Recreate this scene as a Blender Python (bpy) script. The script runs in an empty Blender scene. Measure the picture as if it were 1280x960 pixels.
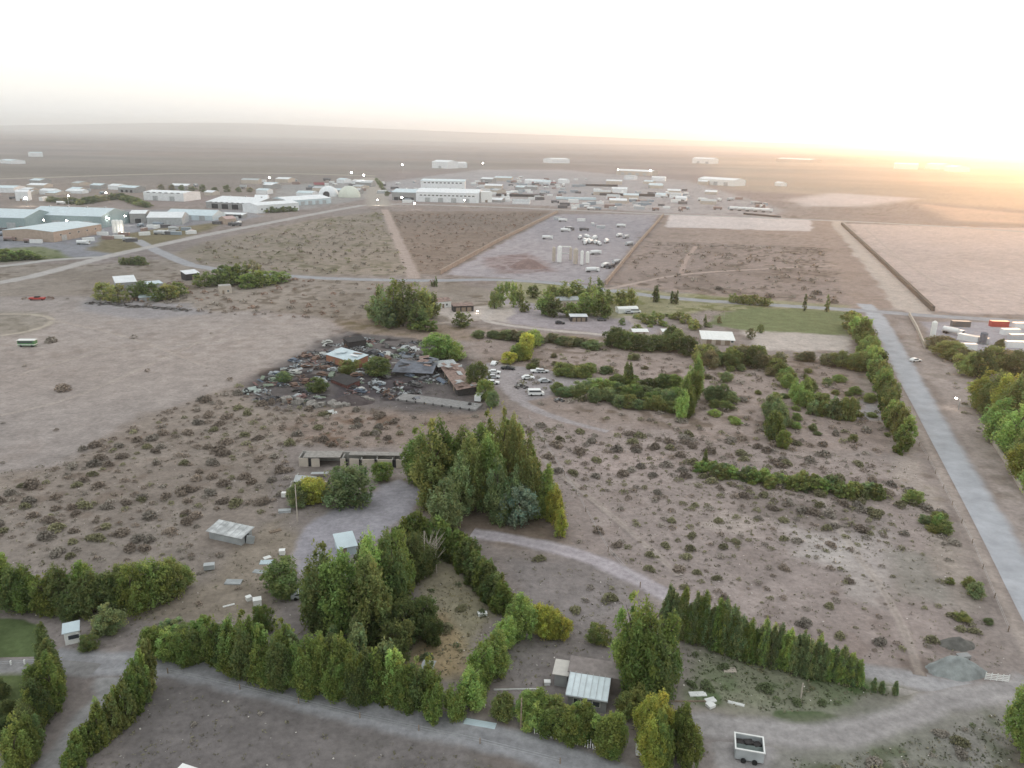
import bpy, math, random
import numpy as np
from mathutils import Vector, Matrix
sc = bpy.context.scene
COL = sc.collection
random.seed(7); RNG = np.random.default_rng(7)
W, HH, F = 1280.0, 960.0, 985.0          # photograph pixels and focal length in pixels
H = 80.0; PITCH = math.radians(17.5); ROLL = math.radians(1.2)
RM = (Matrix.Rotation(math.pi/2-PITCH, 3, 'X') @ Matrix.Rotation(ROLL, 3, 'Z'))
RN = np.array(RM)

def G(px, py, z=0.0):
    "point of the ground seen at a pixel of the photograph"
    d = RM @ Vector(((px-W/2)/F, -(py-HH/2)/F, -1.0))
    t = (z-H)/d.z
    return Vector((d.x*t, d.y*t, z))
def P(x, y, z=0.0):
    v = RN.T @ np.array([x, y, z-H])
    return (W/2 + F*v[0]/-v[2], HH/2 - F*v[1]/-v[2])
def depth_at(p):
    v = RN.T @ np.array([p[0], p[1], -H]); return -v[2]
def top_z(p, py):
    "height of a vertical at ground point p whose top is seen on image row py"
    lo, hi = 0.0, 79.0
    a = RN.T @ np.array([p[0], p[1], -H]); b = RN.T @ np.array([0, 0, 1.0])
    k = (HH/2-py)/F
    # (a1+b1 z)/-(a2+b2 z) = k
    return max(.3, min(60, (-k*a[2]-a[1])/(b[1]+k*b[2])))

def lin(c):
    c = [v/255 for v in c]
    return tuple((v/12.92 if v <= .04045 else ((v+.055)/1.055)**2.4) for v in c)

# ---------- materials
MATS = {}
def nodes(name):
    m = bpy.data.materials.new(name); m.use_nodes = True
    nt = m.node_tree; nt.nodes.clear()
    o = nt.nodes.new('ShaderNodeOutputMaterial'); b = nt.nodes.new('ShaderNodeBsdfPrincipled')
    nt.links.new(b.outputs[0], o.inputs[0])
    return m, nt, b
def N(nt, t, **k):
    n = nt.nodes.new(t)
    for a, v in k.items(): setattr(n, a, v)
    return n
def mat(name, col=None, rough=.8, metal=0.0, noise=.25, scale=1.2, tint=False, emit=0, spec=.3, corr=0):
    "weathered paint / masonry: base colour broken by two scales of noise"
    if name in MATS: return MATS[name]
    m, nt, b = nodes(name); L = nt.links.new
    b.inputs['Roughness'].default_value = rough; b.inputs['Metallic'].default_value = metal
    b.inputs['Specular IOR Level'].default_value = spec
    tc = N(nt, 'ShaderNodeTexCoord')
    n1 = N(nt, 'ShaderNodeTexNoise'); n1.inputs['Scale'].default_value = scale; n1.inputs['Detail'].default_value = 6
    L(tc.outputs['Object'], n1.inputs['Vector'])
    mr = N(nt, 'ShaderNodeMapRange'); mr.inputs[1].default_value = .3; mr.inputs[2].default_value = .7
    mr.inputs[3].default_value = 1-noise; mr.inputs[4].default_value = 1+noise*.5
    L(n1.outputs[0], mr.inputs[0])
    mx = N(nt, 'ShaderNodeMix', data_type='RGBA', blend_type='MULTIPLY'); mx.inputs[0].default_value = 1
    if tint:
        oi = N(nt, 'ShaderNodeObjectInfo'); L(oi.outputs['Color'], mx.inputs[6])
    else: mx.inputs[6].default_value = (*col, 1)
    L(mr.outputs[0], mx.inputs[7])
    L(mx.outputs[2], b.inputs['Base Color'])
    if corr:
        wv = N(nt, 'ShaderNodeTexWave'); wv.inputs['Scale'].default_value = corr
        L(tc.outputs['Object'], wv.inputs['Vector'])
        bp = N(nt, 'ShaderNodeBump'); bp.inputs['Strength'].default_value = .5; bp.inputs['Distance'].default_value = .05
        L(wv.outputs['Fac'], bp.inputs['Height']); L(bp.outputs[0], b.inputs['Normal'])
    if emit:
        b.inputs['Emission Color'].default_value = (*col, 1); b.inputs['Emission Strength'].default_value = emit
    MATS[name] = m
    return m

# ---------- mesh builder
class MB:
    def __init__(s): s.v = []; s.f = []; s.mi = []
    def add(s, vs, fs, m=0):
        o = len(s.v); s.v += [tuple(v) for v in vs]; s.f += [tuple(i+o for i in f) for f in fs]; s.mi += [m]*len(fs); return s
    def box(s, c, d, rz=0, m=0, rx=0, ry=0):
        M = Matrix.Rotation(rz, 3, 'Z') @ Matrix.Rotation(ry, 3, 'Y') @ Matrix.Rotation(rx, 3, 'X')
        vs = [M @ Vector((x*d[0]/2, y*d[1]/2, z*d[2]/2)) + Vector(c) for z in (-1, 1) for y in (-1, 1) for x in (-1, 1)]
        return s.add(vs, [(0,2,3,1),(4,5,7,6),(0,1,5,4),(2,6,7,3),(0,4,6,2),(1,3,7,5)], m)
    def prism(s, prof, y0, y1, m=0):
        "profile in xz extruded along y"
        n = len(prof)
        vs = [(x, y0, z) for x, z in prof] + [(x, y1, z) for x, z in prof]
        fs = [tuple(range(n)), tuple(range(2*n-1, n-1, -1))] + [(i, i+n, (i+1) % n+n, (i+1) % n) for i in range(n)]
        return s.add(vs, fs, m)
    def cyl(s, p0, p1, r0, r1=None, n=8, m=0, caps=True):
        r1 = r0 if r1 is None else r1
        p0 = Vector(p0); p1 = Vector(p1); d = (p1-p0).normalized()
        a = d.orthogonal().normalized(); b = d.cross(a)
        vs = []
        for p, r in ((p0, r0), (p1, r1)):
            vs += [p + (a*math.cos(2*math.pi*i/n) + b*math.sin(2*math.pi*i/n))*r for i in range(n)]
        fs = [(i, (i+1) % n, (i+1) % n+n, i+n) for i in range(n)]
        if caps: fs += [tuple(range(n-1, -1, -1)), tuple(range(n, 2*n))]
        return s.add(vs, fs, m)
    def dome(s, c, rx, ry, rz, nu=12, nv=5, m=0):
        vs = []; fs = []
        for j in range(nv):
            t = math.pi/2*j/nv
            for i in range(nu):
                a = 2*math.pi*i/nu
                vs.append((c[0]+rx*math.cos(t)*math.cos(a), c[1]+ry*math.cos(t)*math.sin(a), c[2]+rz*math.sin(t)))
        vs.append((c[0], c[1], c[2]+rz))
        for j in range(nv-1):
            for i in range(nu): fs.append((j*nu+i, j*nu+(i+1) % nu, (j+1)*nu+(i+1) % nu, (j+1)*nu+i))
        for i in range(nu): fs.append(((nv-1)*nu+i, (nv-1)*nu+(i+1) % nu, nv*nu))
        return s.add(vs, fs, m)
    def mesh(s, name, mats, smooth=False):
        me = bpy.data.meshes.new(name); me.from_pydata(s.v, [], s.f)
        for mm in (mats if isinstance(mats, (list, tuple)) else [mats]): me.materials.append(mm)
        if isinstance(mats, (list, tuple)) and len(mats) > 1: me.polygons.foreach_set('material_index', s.mi)
        if smooth: me.polygons.foreach_set('use_smooth', [True]*len(me.polygons))
        me.update(); return me
    def build(s, name, mats, parent=None, smooth=False):
        return link(name, s.mesh(name, mats, smooth), parent)
def link(name, me, parent=None):
    o = bpy.data.objects.new(name, me); COL.objects.link(o)
    if parent: o.parent = parent
    return o
def tag(o, label=None, cat=None, group=None, kind=None):
    if label: o['label'] = label
    if cat: o['category'] = cat
    if group: o['group'] = group
    if kind: o['kind'] = kind
    return o
def empty(name, loc, rz, label, cat, group=None):
    o = bpy.data.objects.new(name, None); COL.objects.link(o)
    o.location = loc; o.rotation_euler.z = rz; o.empty_display_size = .5
    return tag(o, label, cat, group)
def dup(o, parent=None, color=None):
    c = o.copy(); COL.objects.link(c)
    for k in ('label', 'category', 'group'):
        if parent is None and k in c: del c[k]
    if parent: c.parent = parent
    if color: c.color = (*color, 1)
    for ch in list(o.children): dup(ch, c, color)
    return c
# ---------- noise in numpy
def _h(i, j, s):
    n = (i*374761393 + j*668265263 + s*1442695041) & 0xffffffff
    n = ((n ^ (n >> 13))*1274126177) & 0xffffffff
    return ((n ^ (n >> 16)) & 0xffff)/65535.0
def vnoise(x, y, s=0):
    i = np.floor(x).astype(np.int64); j = np.floor(y).astype(np.int64); fx = x-i; fy = y-j
    fx = fx*fx*(3-2*fx); fy = fy*fy*(3-2*fy)
    a = _h(i, j, s); b = _h(i+1, j, s); c = _h(i, j+1, s); d = _h(i+1, j+1, s)
    return (a*(1-fx)+b*fx)*(1-fy)+(c*(1-fx)+d*fx)*fy
def fbm(x, y, o=4, s=0):
    r = 0; a = .5; t = 0
    for k in range(o): r = r+a*vnoise(x*2**k+k*17.3, y*2**k-k*9.1, s+k); t += a; a *= .5
    return r/t
def seg_d(x, y, a, b):
    dx, dy = b[0]-a[0], b[1]-a[1]; L = dx*dx+dy*dy+1e-9
    t = np.clip(((x-a[0])*dx+(y-a[1])*dy)/L, 0, 1)
    return np.hypot(x-a[0]-t*dx, y-a[1]-t*dy)
def poly_sd(x, y, pts):
    "signed distance, negative inside"
    d = np.full(x.shape, 1e9); ins = np.zeros(x.shape, bool); n = len(pts)
    for i in range(n):
        a = pts[i]; b = pts[(i+1) % n]
        d = np.minimum(d, seg_d(x, y, a, b))
        c = ((a[1] > y) != (b[1] > y)) & (x < (b[0]-a[0])*(y-a[1])/((b[1]-a[1]) if b[1] != a[1] else 1e-9)+a[0])
        ins ^= c
    return np.where(ins, -d, d)
def sm(e0, e1, v):
    t = np.clip((v-e0)/(e1-e0), 0, 1); return t*t*(3-2*t)
def gp(L): return [(G(a, b).x, G(a, b).y) for a, b in L]

KALB = .95
# zones of soil and ground cover: polygon in photo pixels, colour of the soil (sRGB as seen by eye), edge softness m, speckle amount, speckle colour
Z = [
 # far plain bands
 ([(-900,176),(2200,236),(2200,262),(700,252),(-900,262)], (146,132,127), 60, .5, (112,103,97)),
 ([(-300,187),(420,200),(700,205),(640,214),(200,210),(-300,205)], (136,126,120), 120, .4, (108,104,94)),
 ([(-300,205),(300,208),(470,214),(470,222),(200,222),(-300,224)], (136,126,118), 60, .4, (104,104,88)),
 ([(880,196),(1300,206),(2000,232),(2000,262),(1280,262),(900,236)], (166,150,136), 60, .3, (132,114,98)),
 ([(0,226),(340,216),(480,222),(470,246),(300,244),(0,262)], (142,130,122), 20, .5, (110,100,92)),
 # industrial belt, grey gravel
 ([(478,228),(600,212),(700,212),(860,226),(980,262),(970,272),(830,266),(700,258),(480,250)], (166,158,156), 10, .5, (120,112,112)),
 ([(-200,262),(120,262),(300,262),(330,270),(230,290),(140,322),(-200,322)], (148,144,146), 6, .4, (115,112,112)),
 ([(350,232),(470,225),(474,246),(380,262),(330,262)], (156,150,146), 8, .5, (120,116,112)),
 ([(130,296),(200,286),(290,276),(240,294),(150,318),(110,312)], (132,120,96), 4, .5, (96,92,66)),
 # pale clay pans far right
 ([(985,250),(1040,241),(1150,248),(1080,258),(1010,258)], (196,182,176), 20, .2, (160,140,130)),
 ([(1150,255),(1290,268),(1290,280),(1190,276)], (192,166,150), 20, .2, (160,140,130)),
 # fields behind the cross road
 ([(255,302),(380,276),(476,264),(518,344),(380,344),(230,332),(215,318)], (150,137,125), 5, .8, (110,104,84)),
 ([(484,264),(688,264),(545,343),(522,343)], (140,124,113), 1.5, .8, (118,102,90)),
 ([(694,268),(824,268),(752,356),(556,343)], (164,155,156), 2, .4, (130,122,124)),
 ([(600,322),(660,316),(700,340),(620,342)], (150,136,134), 4, .7, (120,100,98)),
 ([(834,268),(1040,276),(1150,386),(1060,386),(764,356)], (160,142,132), 3, .5, (128,112,100)),
 ([(838,268),(1012,274),(1016,289),(832,284)], (206,192,186), 2, .1, (180,165,155)),
 ([(812,302),(1030,309),(1048,345),(1062,384),(770,354)], (152,136,128), 3, 1, (106,94,84)),
 ([(1058,280),(1500,290),(1700,410),(1280,394),(1172,390)], (190,172,164), 3, .15, (165,148,138)),
 ([(1040,279),(1052,279),(1164,388),(1120,388)], (186,172,162), 2, .1, (160,150,140)),
 # between left road and homestead
 ([(-200,330),(120,330),(235,322),(390,346),(560,350),(620,366),(600,400),(430,402),(330,388),(240,392),(100,370),(-200,372)], (150,138,128), 4, .9, (112,100,88)),
 ([(0,310),(60,308),(90,322),(0,328)], (130,130,100), 3, .8, (90,100,60)),
 # big bare field on the left
 ([(-400,372),(110,372),(240,388),(330,390),(425,402),(415,420),(300,482),(180,520),(60,585),(-400,660)], (158,147,141), 4, .22, (112,98,88)),
 ([(-100,388),(60,390),(75,402),(30,418),(-100,420)], (152,142,132), 5, .5, (116,108,96)),
 ([(110,372),(240,380),(260,392),(170,400),(100,388)], (150,143,142), 4, .2, (120,110,104)),
 # scrubland on the left
 ([(-400,640),(60,585),(180,520),(300,480),(420,505),(600,512),(640,520),(560,560),(505,560),(370,560),(350,640),(300,700),(240,740),(-400,700)], (147,134,124), 3, .45, (116,100,88)),
 ([(430,505),(600,515),(560,560),(505,562),(400,560),(340,530)], (146,130,120), 4, .7, (110,88,72)),
 # burnt scrap yard
 ([(295,488),(340,455),(400,425),(450,415),(545,425),(600,460),(598,512),(520,515),(440,505),(360,512),(310,505)], (110,103,101), 5, 1, (62,57,57)),
 ([(430,470),(480,466),(545,478),(500,500),(420,498)], (84,78,80), 3, .8, (50,46,48)),
 # middle strip
 ([(420,402),(470,398),(600,410),(780,424),(770,440),(640,430),(545,425),(450,415)], (146,130,118), 3, .7, (110,98,76)),
 ([(630,375),(830,392),(812,428),(630,402)], (160,150,152), 2, .2, (140,130,128)),
 ([(545,385),(640,380),(640,402),(550,400)], (180,168,160), 2, .1, (150,140,130)),
 ([(620,350),(1060,382),(1060,392),(880,388),(800,400),(700,390),(640,372)], (150,144,118), 3, .8, (112,112,74)),
 ([(590,412),(780,428),(1060,452),(1100,520),(1140,570),(870,560),(690,530),(612,470)], (154,139,132), 3, .8, (112,98,86)),
 ([(610,452),(680,464),(760,474),(740,486),(680,496),(640,500),(612,478)], (158,150,150), 1.5, .2, (130,122,120)),
 ([(932,412),(1062,420),(1058,438),(935,436)], (186,174,166), 2, .2, (150,140,130)),
 ([(1070,500),(1110,500),(1118,528),(1072,526)], (160,154,154), 2, .2, (130,122,120)),
 # big open field centre right
 ([(640,510),(880,545),(1100,580),(1160,620),(1230,770),(1230,810),(1080,832),(990,800),(840,740),(700,680),(690,600)], (157,143,137), 3, .5, (122,106,98)),
 ([(960,630),(1080,640),(1130,700),(1100,730),(1000,690)], (168,157,152), 5, .5, (126,116,108)),
 ([(650,690),(790,720),(800,760),(740,790),(660,760)], (144,134,130), 2, .6, (108,98,92)),
 ([(930,618),(1060,630),(1090,660),(1000,660),(920,640)], (136,124,118), 3, .5, (112,100,92)),
 ([(1000,668),(1060,676),(1050,712),(1000,700)], (178,168,162), 2, .4, (136,122,114)),
 ([(1050,700),(1120,716),(1110,750),(1060,740)], (174,163,157), 2, .6, (136,122,114)),
 ([(900,640),(940,646),(930,672),(880,664)], (172,158,150), 2, .5, (130,116,108)),
 ([(720,560),(830,570),(820,600),(700,590)], (166,150,144), 3, .5, (126,110,102)),
 ([(1110,690),(1190,700),(1210,760),(1130,740)], (150,142,134), 3, .8, (112,104,92)),
 # verges of the paved road
 ([(1060,392),(1078,392),(1230,760),(1200,770),(1130,600)], (163,150,142), 2, .5, (130,120,100)),
 ([(1112,394),(1180,440),(1500,860),(1300,720)], (163,150,144), 2, .4, (120,110,100)),
 ([(1150,402),(1300,406),(1300,440),(1170,440)], (164,158,162), 2, .4, (130,122,120)),
 # homestead grounds
 ([(300,680),(365,640),(370,720),(330,790),(240,790),(150,770),(250,720)], (146,132,118), 3, .5, (112,100,86)),
 ([(350,560),(505,560),(500,600),(370,640),(345,630)], (142,130,124), 2, .5, (104,96,88)),
 ([(500,600),(560,600),(690,650),(700,680),(600,668),(520,650)], (128,112,100), 3, .5, (96,84,70)),
 ([(520,715),(560,695),(600,735),(630,765),(600,800),(560,850),(520,840),(515,790)], (160,148,126), 2, .7, (118,116,84)),
 ([(525,770),(560,765),(585,800),(585,835),(540,850),(515,830)], (172,150,118), 2, .5, (120,104,80)),
 ([(640,760),(760,790),(800,860),(700,900),(600,890)], (142,132,128), 3, .5, (112,104,96)),
 ([(850,810),(1080,835),(1150,870),(1080,900),(960,905),(860,880)], (132,131,110), 3, 1, (76,102,54)),
 ([(960,900),(1250,870),(1300,990),(900,990)], (142,136,128), 3, .8, (96,100,78)),
 ([(210,840),(450,890),(600,925),(720,960),(800,1020),(80,1020),(130,930)], (126,117,113), 3, .35, (98,92,86)),  # bottom-left plot: vignette darkening is put into this soil colour
 ([(-80,836),(50,846),(40,900),(-80,940)], (104,112,80), 3, .6, (84,104,60)),
]
ZG = [(gp(p), np.array(lin(c)), s, k, np.array(lin(sc_))) for p, c, s, k, sc_ in Z]
LAWN = [([(-60,778),(30,782),(54,792),(46,826),(-60,830)], (74,92,54))]
def albedo(x, y):
    wx = x + (fbm(x/14, y/14, 3, 5)-.5)*9; wy = y + (fbm(x/14, y/14, 3, 9)-.5)*9
    base = np.array(lin((148,136,130)))
    c = np.ones(x.shape+(3,))*base
    sa = np.full(x.shape, .6); sc_ = np.ones(x.shape+(3,))*np.array(lin((118,104,95)))
    for pts, col, soft, k, spc in ZG:
        a = np.array(pts); m = soft*3+8
        sel = (x > a[:, 0].min()-m) & (x < a[:, 0].max()+m) & (y > a[:, 1].min()-m) & (y < a[:, 1].max()+m)
        if not sel.any(): continue
        w = 1-sm(-soft, soft, poly_sd(wx[sel], wy[sel], pts))
        c[sel] += (col-c[sel])*w[:, None]; sa[sel] += (k-sa[sel])*w; sc_[sel] += (spc-sc_[sel])*w[:, None]
    # patchiness: broad, medium, and specks of low dry growth
    dist = np.hypot(x, y)
    n1 = fbm(x/60, y/60, 4, 21); n2 = fbm(x/9, y/9, 4, 31); n3 = vnoise(x/2.1, y/2.1, 41)
    n4 = fbm(x/400, y/260, 5, 61); n5 = fbm(x/2500, y/900, 4, 71)
    spk = sm(.54, .68, .45*n2+.55*vnoise(x/3.4, y/3.4, 51)) * sm(.38, .55, n1)
    spk2 = sm(.5, .68, fbm(x/28, y/28, 3, 81))
    far = sm(700, 2500, dist)
    w = np.clip(sa*(1.0*spk*(1-far)+.35*spk2*(1-far*.4)+.5*far*sm(.45, .62, n4)), 0, .9)
    c = c*(1-w[..., None]) + sc_*w[..., None]
    lum = 1+(n1-.5)*.22+(n2-.5)*.24*(1-far)+(n3-.5)*.13*(1-far)+(n4-.5)*.3+(n5-.5)*.35*far+(fbm(x/1300, y/170, 4, 77)-.5)*.55*far
    c = c*lum[..., None]
    tint = (n4-.5)*.12
    c[..., 0] *= .97+tint; c[..., 1] *= 1.0; c[..., 2] *= 1.03-tint
    return np.clip(c*KALB, .01, .8)

def ground_material(name='soil', lo=.78, hi=1.2):
    m, nt, b = nodes(name); L = nt.links.new
    at = N(nt, 'ShaderNodeAttribute', attribute_name='albedo')
    geo = N(nt, 'ShaderNodeNewGeometry')
    n1 = N(nt, 'ShaderNodeTexNoise'); n1.inputs['Scale'].default_value = .9; n1.inputs['Detail'].default_value = 8; n1.inputs['Roughness'].default_value = .65
    n2 = N(nt, 'ShaderNodeTexNoise'); n2.inputs['Scale'].default_value = .22; n2.inputs['Detail'].default_value = 6
    L(geo.outputs['Position'], n1.inputs['Vector']); L(geo.outputs['Position'], n2.inputs['Vector'])
    a = N(nt, 'ShaderNodeMapRange'); a.inputs[1].default_value = .3; a.inputs[2].default_value = .7; a.inputs[3].default_value = lo; a.inputs[4].default_value = hi
    c = N(nt, 'ShaderNodeMapRange'); c.inputs[1].default_value = .3; c.inputs[2].default_value = .7; c.inputs[3].default_value = .88; c.inputs[4].default_value = 1.12
    L(n1.outputs[0], a.inputs[0]); L(n2.outputs[0], c.inputs[0])
    mu = N(nt, 'ShaderNodeMath', operation='MULTIPLY'); L(a.outputs[0], mu.inputs[0]); L(c.outputs[0], mu.inputs[1])
    mx = N(nt, 'ShaderNodeMix', data_type='RGBA', blend_type='MULTIPLY'); mx.inputs[0].default_value = 1
    L(at.outputs['Color'], mx.inputs[6]); L(mu.outputs[0], mx.inputs[7]); L(mx.outputs[2], b.inputs['Base Color'])
    bp = N(nt, 'ShaderNodeBump'); bp.inputs['Strength'].default_value = .6; bp.inputs['Distance'].default_value = .25
    L(n1.outputs[0], bp.inputs['Height']); L(bp.outputs[0], b.inputs['Normal'])
    b.inputs['Roughness'].default_value = 1; b.inputs['Specular IOR Level'].default_value = 0
    return m
SOIL = ground_material(); ASPH = ground_material('asphalt', .93, 1.06)

def set_alb(me, col):
    at = me.color_attributes.new('albedo', 'FLOAT_COLOR', 'POINT')
    c4 = np.ones((len(me.vertices), 4), np.float32); c4[:, :3] = col.reshape(-1, 3)
    at.data.foreach_set('color', c4.ravel())
def grid_mesh(name, X, Y, Zz, col, wrap=False):
    nr, nc = X.shape
    v = np.stack([X, Y, Zz], -1).reshape(-1, 3).astype(np.float32)
    i = np.arange(nr*nc).reshape(nr, nc)
    q = np.stack([i[:-1, :-1], i[:-1, 1:], i[1:, 1:], i[1:, :-1]], -1).reshape(-1, 4).astype(np.int32)
    me = bpy.data.meshes.new(name)
    me.vertices.add(len(v)); me.vertices.foreach_set('co', v.ravel())
    me.loops.add(q.size); me.loops.foreach_set('vertex_index', q.ravel())
    me.polygons.add(len(q)); me.polygons.foreach_set('loop_start', np.arange(0, q.size, 4, dtype=np.int32))
    me.polygons.foreach_set('loop_total', np.full(len(q), 4, np.int32))
    me.update(calc_edges=True); me.validate()
    if col is not None: set_alb(me, col)
    me.polygons.foreach_set('use_smooth', np.ones(len(q), bool))
    return me

# ground: one sheet out to the horizon, rows closer together near by
rows = [-400, -200, -60, 0, 25]
y = 40.0
while y < 45000: rows.append(y); y += max(.45, (y*y+6400)/80/880)
rows = np.array(rows); cols = np.concatenate([np.linspace(-1.9, -.76, 50)[:-1], np.linspace(-.76, .76, 760), np.linspace(.76, 1.9, 50)[1:]])
YY, TT = np.meshgrid(rows, cols, indexing='ij')
XX = (np.maximum(YY, 0)+70+np.where(YY < 0, 300, 0)*0)*TT
XX = XX + np.where(YY < 30, TT*120, 0)
far_r = sm(2500, 9000, YY)
ZZ = (fbm(XX/3000, YY/1800, 3, 91)-.5)*60*far_r
ZZ = ZZ - np.maximum(0, ZZ)*.4
me = grid_mesh('ground', XX, YY, ZZ, albedo(XX, YY)); me.materials.append(SOIL)
tag(link('ground', me), kind='structure')

# hills on the left horizon
hx = np.linspace(-300, 1500, 160); hy = np.linspace(9500, 17500, 40)
top = np.interp(hx, [-300, -100, 0, 100, 200, 280, 340, 400, 470, 560, 700, 900, 1500], [40, 60, 78, 122, 172, 196, 192, 178, 158, 138, 110, 70, 30])
prof = np.interp(np.linspace(0, 1, 40), [0, .15, .45, .6, 1], [0, .25, .92, 1, .8])
HX = np.zeros((40, 160)); HY = np.zeros((40, 160)); HZ = np.zeros((40, 160))
for j in range(40):
    for i in range(160):
        HY[j, i] = hy[j]; HX[j, i] = (hx[i]-640)/F*hy[j]*.985
HZ = prof[:, None]*top[None, :]*(hy[:, None]/13000)
HZ = HZ*(1+.10*(fbm(HX/900, HY/900, 4, 101)-.5)) - 25
hc = np.ones(HX.shape+(3,))*np.array(lin((140,130,122)))*(.8+.5*fbm(HX/700, HY/500, 4, 111))[..., None]
me = grid_mesh('hills', HX, HY, HZ, hc); me.materials.append(SOIL)
tag(link('hills', me), kind='structure')

# roads, tracks: sheets that blend into the soil at ragged edges
def resample(pts, step):
    out = [Vector(pts[0])]
    for a, b in zip(pts[:-1], pts[1:]):
        a = Vector(a); b = Vector(b); n = max(1, int((b-a).length/step))
        for k in range(1, n+1): out.append(a.lerp(b, k/n))
    return out
def smooth_line(px, it=2):
    p = [Vector(gq) for gq in gp(px)]
    for _ in range(it):
        q = [p[0]]
        for a, b in zip(p[:-1], p[1:]): q += [a.lerp(b, .25), a.lerp(b, .75)]
        q.append(p[-1]); p = q
    return p
LAYER = [0.012]
def strip(name, px, width, color, soft=.25, z=None, strength=1.0, tracks=0, it=2, label=None, cat=None):
    pts = resample(smooth_line(px, it), max(1.0, depth_at(gp(px)[0])/250))
    n = len(pts); nc = 15
    if isinstance(width, (int, float)): width = [width, width]
    if z is None: LAYER[0] += .0035; z = LAYER[0]
    X = np.zeros((n, nc)); Y = np.zeros((n, nc)); U = np.zeros((n, nc))
    for i, p in enumerate(pts):
        a = pts[max(0, i-1)]; b = pts[min(n-1, i+1)]; t = (b-a).normalized(); nn = Vector((-t.y, t.x))
        w = np.interp(i/(n-1), np.linspace(0, 1, len(width)), width)
        for j in range(nc):
            u = -1+2*j/(nc-1); q = p + nn*u*w/2
            X[i, j] = q.x; Y[i, j] = q.y; U[i, j] = u
    base = albedo(X, Y)
    edge = np.abs(U) + (fbm(X/3, Y/3, 3, 131)-.5)*1.5*soft
    wgt = (1-sm(1-soft*2, 1-.02, edge))*strength
    wgt = wgt*(np.abs(U) < .999)
    c = np.ones(X.shape+(3,))*np.array(lin(color))*KALB
    c *= (1+(fbm(X/5, Y/5, 4, 141)-.5)*.16)[..., None]
    if tracks:
        tr = np.exp(-((np.abs(U)-.42)/.17)**2)
        c *= (1-tracks*.5+tracks*tr)[..., None]
    col = base*(1-wgt[..., None])+c*wgt[..., None]
    me = grid_mesh(name, X, Y, .004+z*np.clip((1-np.abs(U))*3, 0, 1), col); me.materials.append(ASPH if name in ('road','cross_road','main_road') else SOIL)
    return tag(link(name, me), label, cat, kind='structure')
def patch(name, px, color, z=None, soft=1.0):
    "a worn or planted patch of ground as its own sheet, its rim blending into the soil"
    if z is None: LAYER[0] += .0035; z = LAYER[0]
    pts = gp(px); a = np.array(pts); x0, y0 = a.min(0)-soft; x1, y1 = a.max(0)+soft
    n = 90
    X, Y = np.meshgrid(np.linspace(x0, x1, n), np.linspace(y0, y1, n))
    wx = X+(fbm(X/4, Y/4, 3, 5)-.5)*2*soft; wy = Y+(fbm(X/4, Y/4, 3, 8)-.5)*2*soft
    sd = poly_sd(wx, wy, pts)
    w = 1-sm(-soft, soft*.6, sd)
    c = np.ones(X.shape+(3,))*np.array(lin(color))*KALB*(1+(fbm(X/3, Y/3, 4, 151)-.5)*.3)[..., None]
    col = albedo(X, Y)*(1-w[..., None])+c*w[..., None]
    keep = (w > .001)
    me = grid_mesh(name, X, Y, .004+z*w, col); me.materials.append(SOIL)
    import bmesh
    bm = bmesh.new(); bm.from_mesh(me); kf = keep.ravel()
    bm.verts.ensure_lookup_table()
    bmesh.ops.delete(bm, geom=[v for v in bm.verts if not kf[v.index]], context='VERTS')
    bm.to_mesh(me); bm.free()
    return tag(link(name, me), kind='structure')

patch('driveway', [(375,660),(440,622),(500,598),(530,612),(515,640),(480,665),(450,690),(400,735),(368,715),(362,690)], (154,150,156), soft=1.5)
patch('driveway', [(118,836),(200,824),(212,838),(160,880),(100,935),(60,985),(20,985),(70,920),(120,870)], (154,152,152), soft=1.2)
patch('lawn', [(-90,770),(34,774),(62,788),(56,830),(-90,832)], (88,100,68), soft=.5)
patch('lawn', [(-90,841),(40,845),(56,862),(36,915),(-90,925)], (92,102,68), soft=.8)
patch('lawn', [(900,392),(940,384),(1062,390),(1064,420),(935,414),(880,405)], (118,124,92), soft=3)
patch('dirt_yard', [(1085,835),(1150,842),(1235,850),(1280,858),(1280,872),(1190,880),(1120,868)], (160,154,150), soft=1.5)
patch('dirt_yard', [(905,902),(960,905),(980,930),(960,975),(900,975),(880,930)], (158,153,152), soft=1.2)
ROADC = (172,173,178)
strip('road', [(1080,380),(1095,394),(1118,436),(1143,485),(1172,540),(1203,597),(1243,668),(1310,790),(1400,950),(1600,1310)], [10, 11.5], ROADC, .24, it=1)
strip('cross_road', [(170,300),(205,318),(250,336),(380,347),(470,350),(545,351),(620,349),(700,354),(760,363),(850,374),(960,381),(1090,389),(1150,394),(1280,402),(1500,418)], [10, 10], (158,158,162), .2, it=1)
strip('main_road', [(-300,382),(-100,366),(0,354),(60,341),(130,321),(200,306),(260,293),(330,280),(400,266),(468,254),(600,258),(720,263),(830,268),(1000,274),(1150,281),(1300,291),(1600,310)], [12, 14, 16], (172,168,166), .25, it=1)
strip('road', [(-200,345),(0,334),(60,325),(130,321)], 10, (170,168,166), .25)
strip('road', [(474,258),(470,240),(465,226),(462,222)], [40, 40], (166,158,150), .3, it=0)
strip('dirt_track', [(481,262),(496,298),(518,348)], [11, 11], (172,156,148), .3, it=0)
strip('dirt_track', [(1046,276),(1085,316),(1150,392)], [18, 16], (184,172,164), .3, it=0)
strip('dirt_track', [(590,666),(640,674),(700,686),(745,700),(790,720),(830,744),(880,770)], [6, 6], (170,162,166), .3, tracks=.12)
strip('dirt_track', [(60,825),(130,830),(205,828),(280,845),(380,870),(480,896),(600,918),(700,945),(800,985)], [7.5, 7], (152,151,154), .22, tracks=.16)
strip('dirt_track', [(-80,836),(0,833),(60,832),(120,838)], 5, (138,136,136), .25)
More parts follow.
